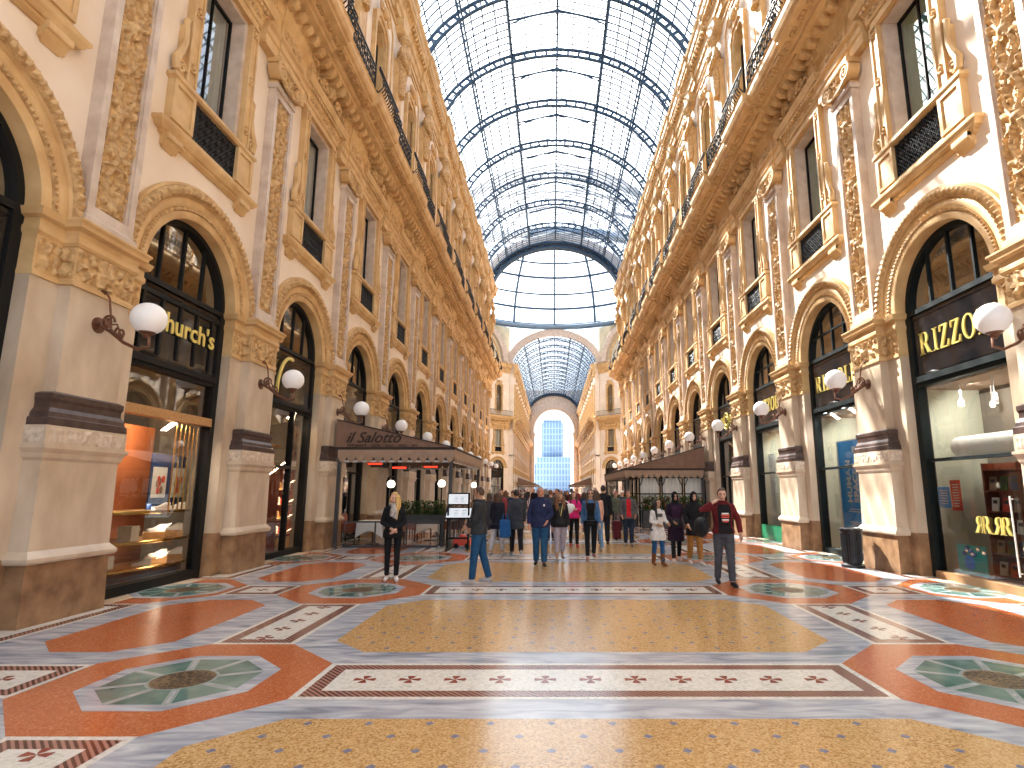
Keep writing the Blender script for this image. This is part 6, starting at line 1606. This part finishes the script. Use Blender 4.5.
p = person('tall man in black coat and dark trousers seen from behind', at(604, 545), pi - .2, 1.86, 'm', 'tan', .25, -1, None, ((.016, .018, .024), .80, .034), ((.02, .024, .036), 1.2, .09), ((.10, .05, .04),), ('short', 'black', 'collar'))
r = root('suitcase', 'dark red wheeled suitcase beside the tall man in black', 'suitcase', (1.80, 20.0, .0)); b = MB(); b.stack([(.06, .24, .19), (.1, .26, .21), (.62, .26, .21), (.66, .24, .19)], 0, 0, -.0); link('shell', b.mesh('shell', cloth((.10, .012, .02), .5)), r)
for y in (-.15, .15): b = MB(); b.ball((.12, y, .031), .03, 8, 6); link('wheel', b.mesh('wheel', 'black'), r)
b = MB(); b.tube([(.03, -.1, .64), (.03, -.1, .98), (.03, .1, .98), (.03, .1, .64)], .012, 6); link('handle', b.mesh('handle', 'black'), r)
p = person('person in dark jacket and pinkish cap by the suitcase', at(616, 534), .1, 1.64, 'f', 'fair', .15, 1, None, ((.10, .12, .09), .86, .026), ((.14, .12, .13), 1.1, .09), ((.3, .2, .2),), ('cap', (.45, .16, .16)))
p = person('person in blue-black jacket and white cap', at(623, 533), -.2, 1.68, 'm', 'fair', .15, 1, None, ((.03, .04, .065), .86, .03), ((.05, .05, .06), 1.1, .09), ((.4, .4, .4),), ('cap', (.78, .78, .78)))
p = person('man in grey jacket with long red scarf and dark jeans, standing', at(629, 546), 0, 1.70, 'm', 'ruddy', .08, 1, {1: ((.26, .0, 1.15), (.22, -.10, .95)), -1: ((-.26, .0, 1.15), (-.22, -.1, .95))}, ((.10, .10, .105), .84, .034), ((.022, .034, .065), 1.2, .09), ((.25, .22, .2),), ('short', 'brown', 'collar'), 0, 0, ((.55, .02, .03), .30, .90, 1.47, 'red_scarf'))
p = person_fine('girl in white long-sleeved tunic, blue jeans and brown boots beside the two veiled women', at(659, 566), .25, 1.50, 'f', 'tan', .14, 1, {1: ((.21, -.03, 1.17), (.20, -.22, 1.10)), -1: ((-.2, .0, 1.15), (-.08, -.17, 1.08))}, ((.72, .71, .70), .66, .016), ((.02, .09, .24), 1.0, .1), ((.20, .075, .03), 'boot'), ('long', 'black'), .3)
b = MB(); b.box(-.075, .075, -.152, -.145, 1.27, 1.36); attach(*p, 'chest_print', b, 'shade', 'grey chest print')
p = person_fine('woman in black headscarf, sunglasses and knee-length dark purple dress', at(677, 562), -.05, 1.66, 'f', 'tan', .22, -1, {1: ((.25, .0, 1.15), (.26, -.08, .92)), -1: ((-.24, -.02, 1.14), (-.10, -.19, 1.02))}, ((.028, .014, .030), .52, .026), ((.012, .012, .014), .95, .1), ((.62, .58, .55),), ('scarfhead', (.012, .012, .014)), .1, 0, ((.055, .022, .050), .6, .86, 1.40, 'dress_front'), None, .012, 0, .215, None, True)
b = MB(); b.ball((-.02, -.20, .98), .13, 14, 10, 0, (1.15, .45, .85)); attach(*p, 'waist_bag', b, cloth((.03, .03, .035), .5), 'round dark bag at the waist', .014)
p = person_fine('woman in black headscarf and short black coat with mustard-brown trousers', at(696, 565), .15, 1.66, 'f', 'fair', .18, 1, {1: ((.24, -.03, 1.14), (.12, -.20, 1.10)), -1: ((-.24, .0, 1.15), (-.20, -.10, .96))}, ((.012, .012, .015), .70, .026), ((.34, .16, .045), 1.2, .14), ((.68, .66, .64),), ('scarfhead', (.010, .010, .012)), -.1)
p = person_fine('man in dark red leather jacket and grey jeans walking towards us, hand at his neck', at(726, 586), .0, 1.75, 'm', 'fair', .2, 1, {-1: ((-.40, -.05, 1.34), (-.19, -.08, 1.47)), 1: ((.29, .02, 1.15), (.29, -.07, .92))}, ((.125, .014, .018), .92, .026), ((.075, .08, .095), 1.12, .09), ((.02, .022, .035),), ('short', 'brown', 'collar'), -.15, .2, ((.014, .012, .014), .62, .93, 1.44, 'printed_tee'))
for z, w_, c_ in ((1.28, .06, 'paper'), (1.25, .075, 'redprint'), (1.215, .07, 'redprint'), (1.17, .06, 'paper'), (1.14, .05, 'redprint')):
    b = MB(); b.box(-w_, w_, -.178, -.160, z - .012, z + .012); attach(p[0], p[1], p[2], 'chest_print', b, c_)
b = MB(); b.ball((0, 0, 0), .2, 18, 12, 0, (.62, 1.35, .95)); r = root('duffel_bag', 'black duffel bag slung from the shoulder of the man in the red jacket', 'bag', (p[0].location.x - .36, p[0].location.y + .16, 1.02)); link('body', remesh(b, .018, cloth((.014, .016, .020), .6), 'body'), r)
b = MB(); b.tube([(.02, -.2, .1), (.16, -.17, .40), (.23, -.05, .47), (.17, .10, .40), (.02, .2, .1)], .016, 6); link('strap', b.mesh('strap', cloth((.014, .016, .020), .6)), r)
# ---- the crowd farther down the arcade
rnd = random.Random(11)
PAL = [(.015, .016, .02), (.03, .035, .05), (.02, .03, .07), (.06, .06, .065), (.10, .03, .03), (.12, .10, .08), (.05, .07, .05), (.35, .33, .30), (.28, .05, .06), (.05, .10, .18), (.02, .018, .018), (.09, .06, .05)]
protos = []
for i in range(10):
    sex = 'm' if i % 2 else 'f'; w = rnd.choice
    b_, k, dz = person('person in the distant crowd under the dome, seen small beyond the near walkers', (0, 30, .006), 0, 1.62 + .02 * i if sex == 'f' else 1.66 + .018 * i, sex, w(['fair', 'tan', 'fair', 'ruddy']), rnd.uniform(.1, .4), w([-1, 1]), None, (PAL[i % len(PAL)], w([.86, .8, .72]), .028), (w([(.02, .03, .06), (.015, .015, .018), (.05, .09, .16), (.12, .11, .10)]), 1.1, .09), ((.12, .11, .1),), (w(['short', 'bob', 'long'] if sex == 'f' else ['short', 'short', 'cap']), w(['brown', 'black', 'auburn', 'grey'] if True else [])), 0, 0, None, 'people in the distant crowd', .02)
    protos.append(b_)
spots = []
tries = 0
while len(spots) < 64 and tries < 4000:
    tries += 1
    y = 19.5 + 75 * rnd.random() ** 1.5; x = rnd.uniform(-2.9, 2.6) if y < 45 else rnd.uniform(-5.5, 5.5)
    if y < 24 and not (-2.2 < x < 1.2): continue
    if all((x - a) ** 2 + (y - c) ** 2 > .8 for a, c in spots): spots.append((x, y))
for i, (x, y) in enumerate(spots):
    src = protos[i % len(protos)]
    if i < len(protos): o = src
    else:
        o = src.copy(); COL.objects.link(o)
        tint = cloth(PAL[(i * 5 + 3) % len(PAL)])
        for ch in src.children:
            q = ch.copy(); COL.objects.link(q); q.parent = o
            if ch.name.startswith('jacket'): q.material_slots[0].link = 'OBJECT'; q.material_slots[0].material = tint
    o.location = (x, y, .006); o.rotation_euler = (0, 0, rnd.choice([0, pi]) + rnd.uniform(-.6, .6))
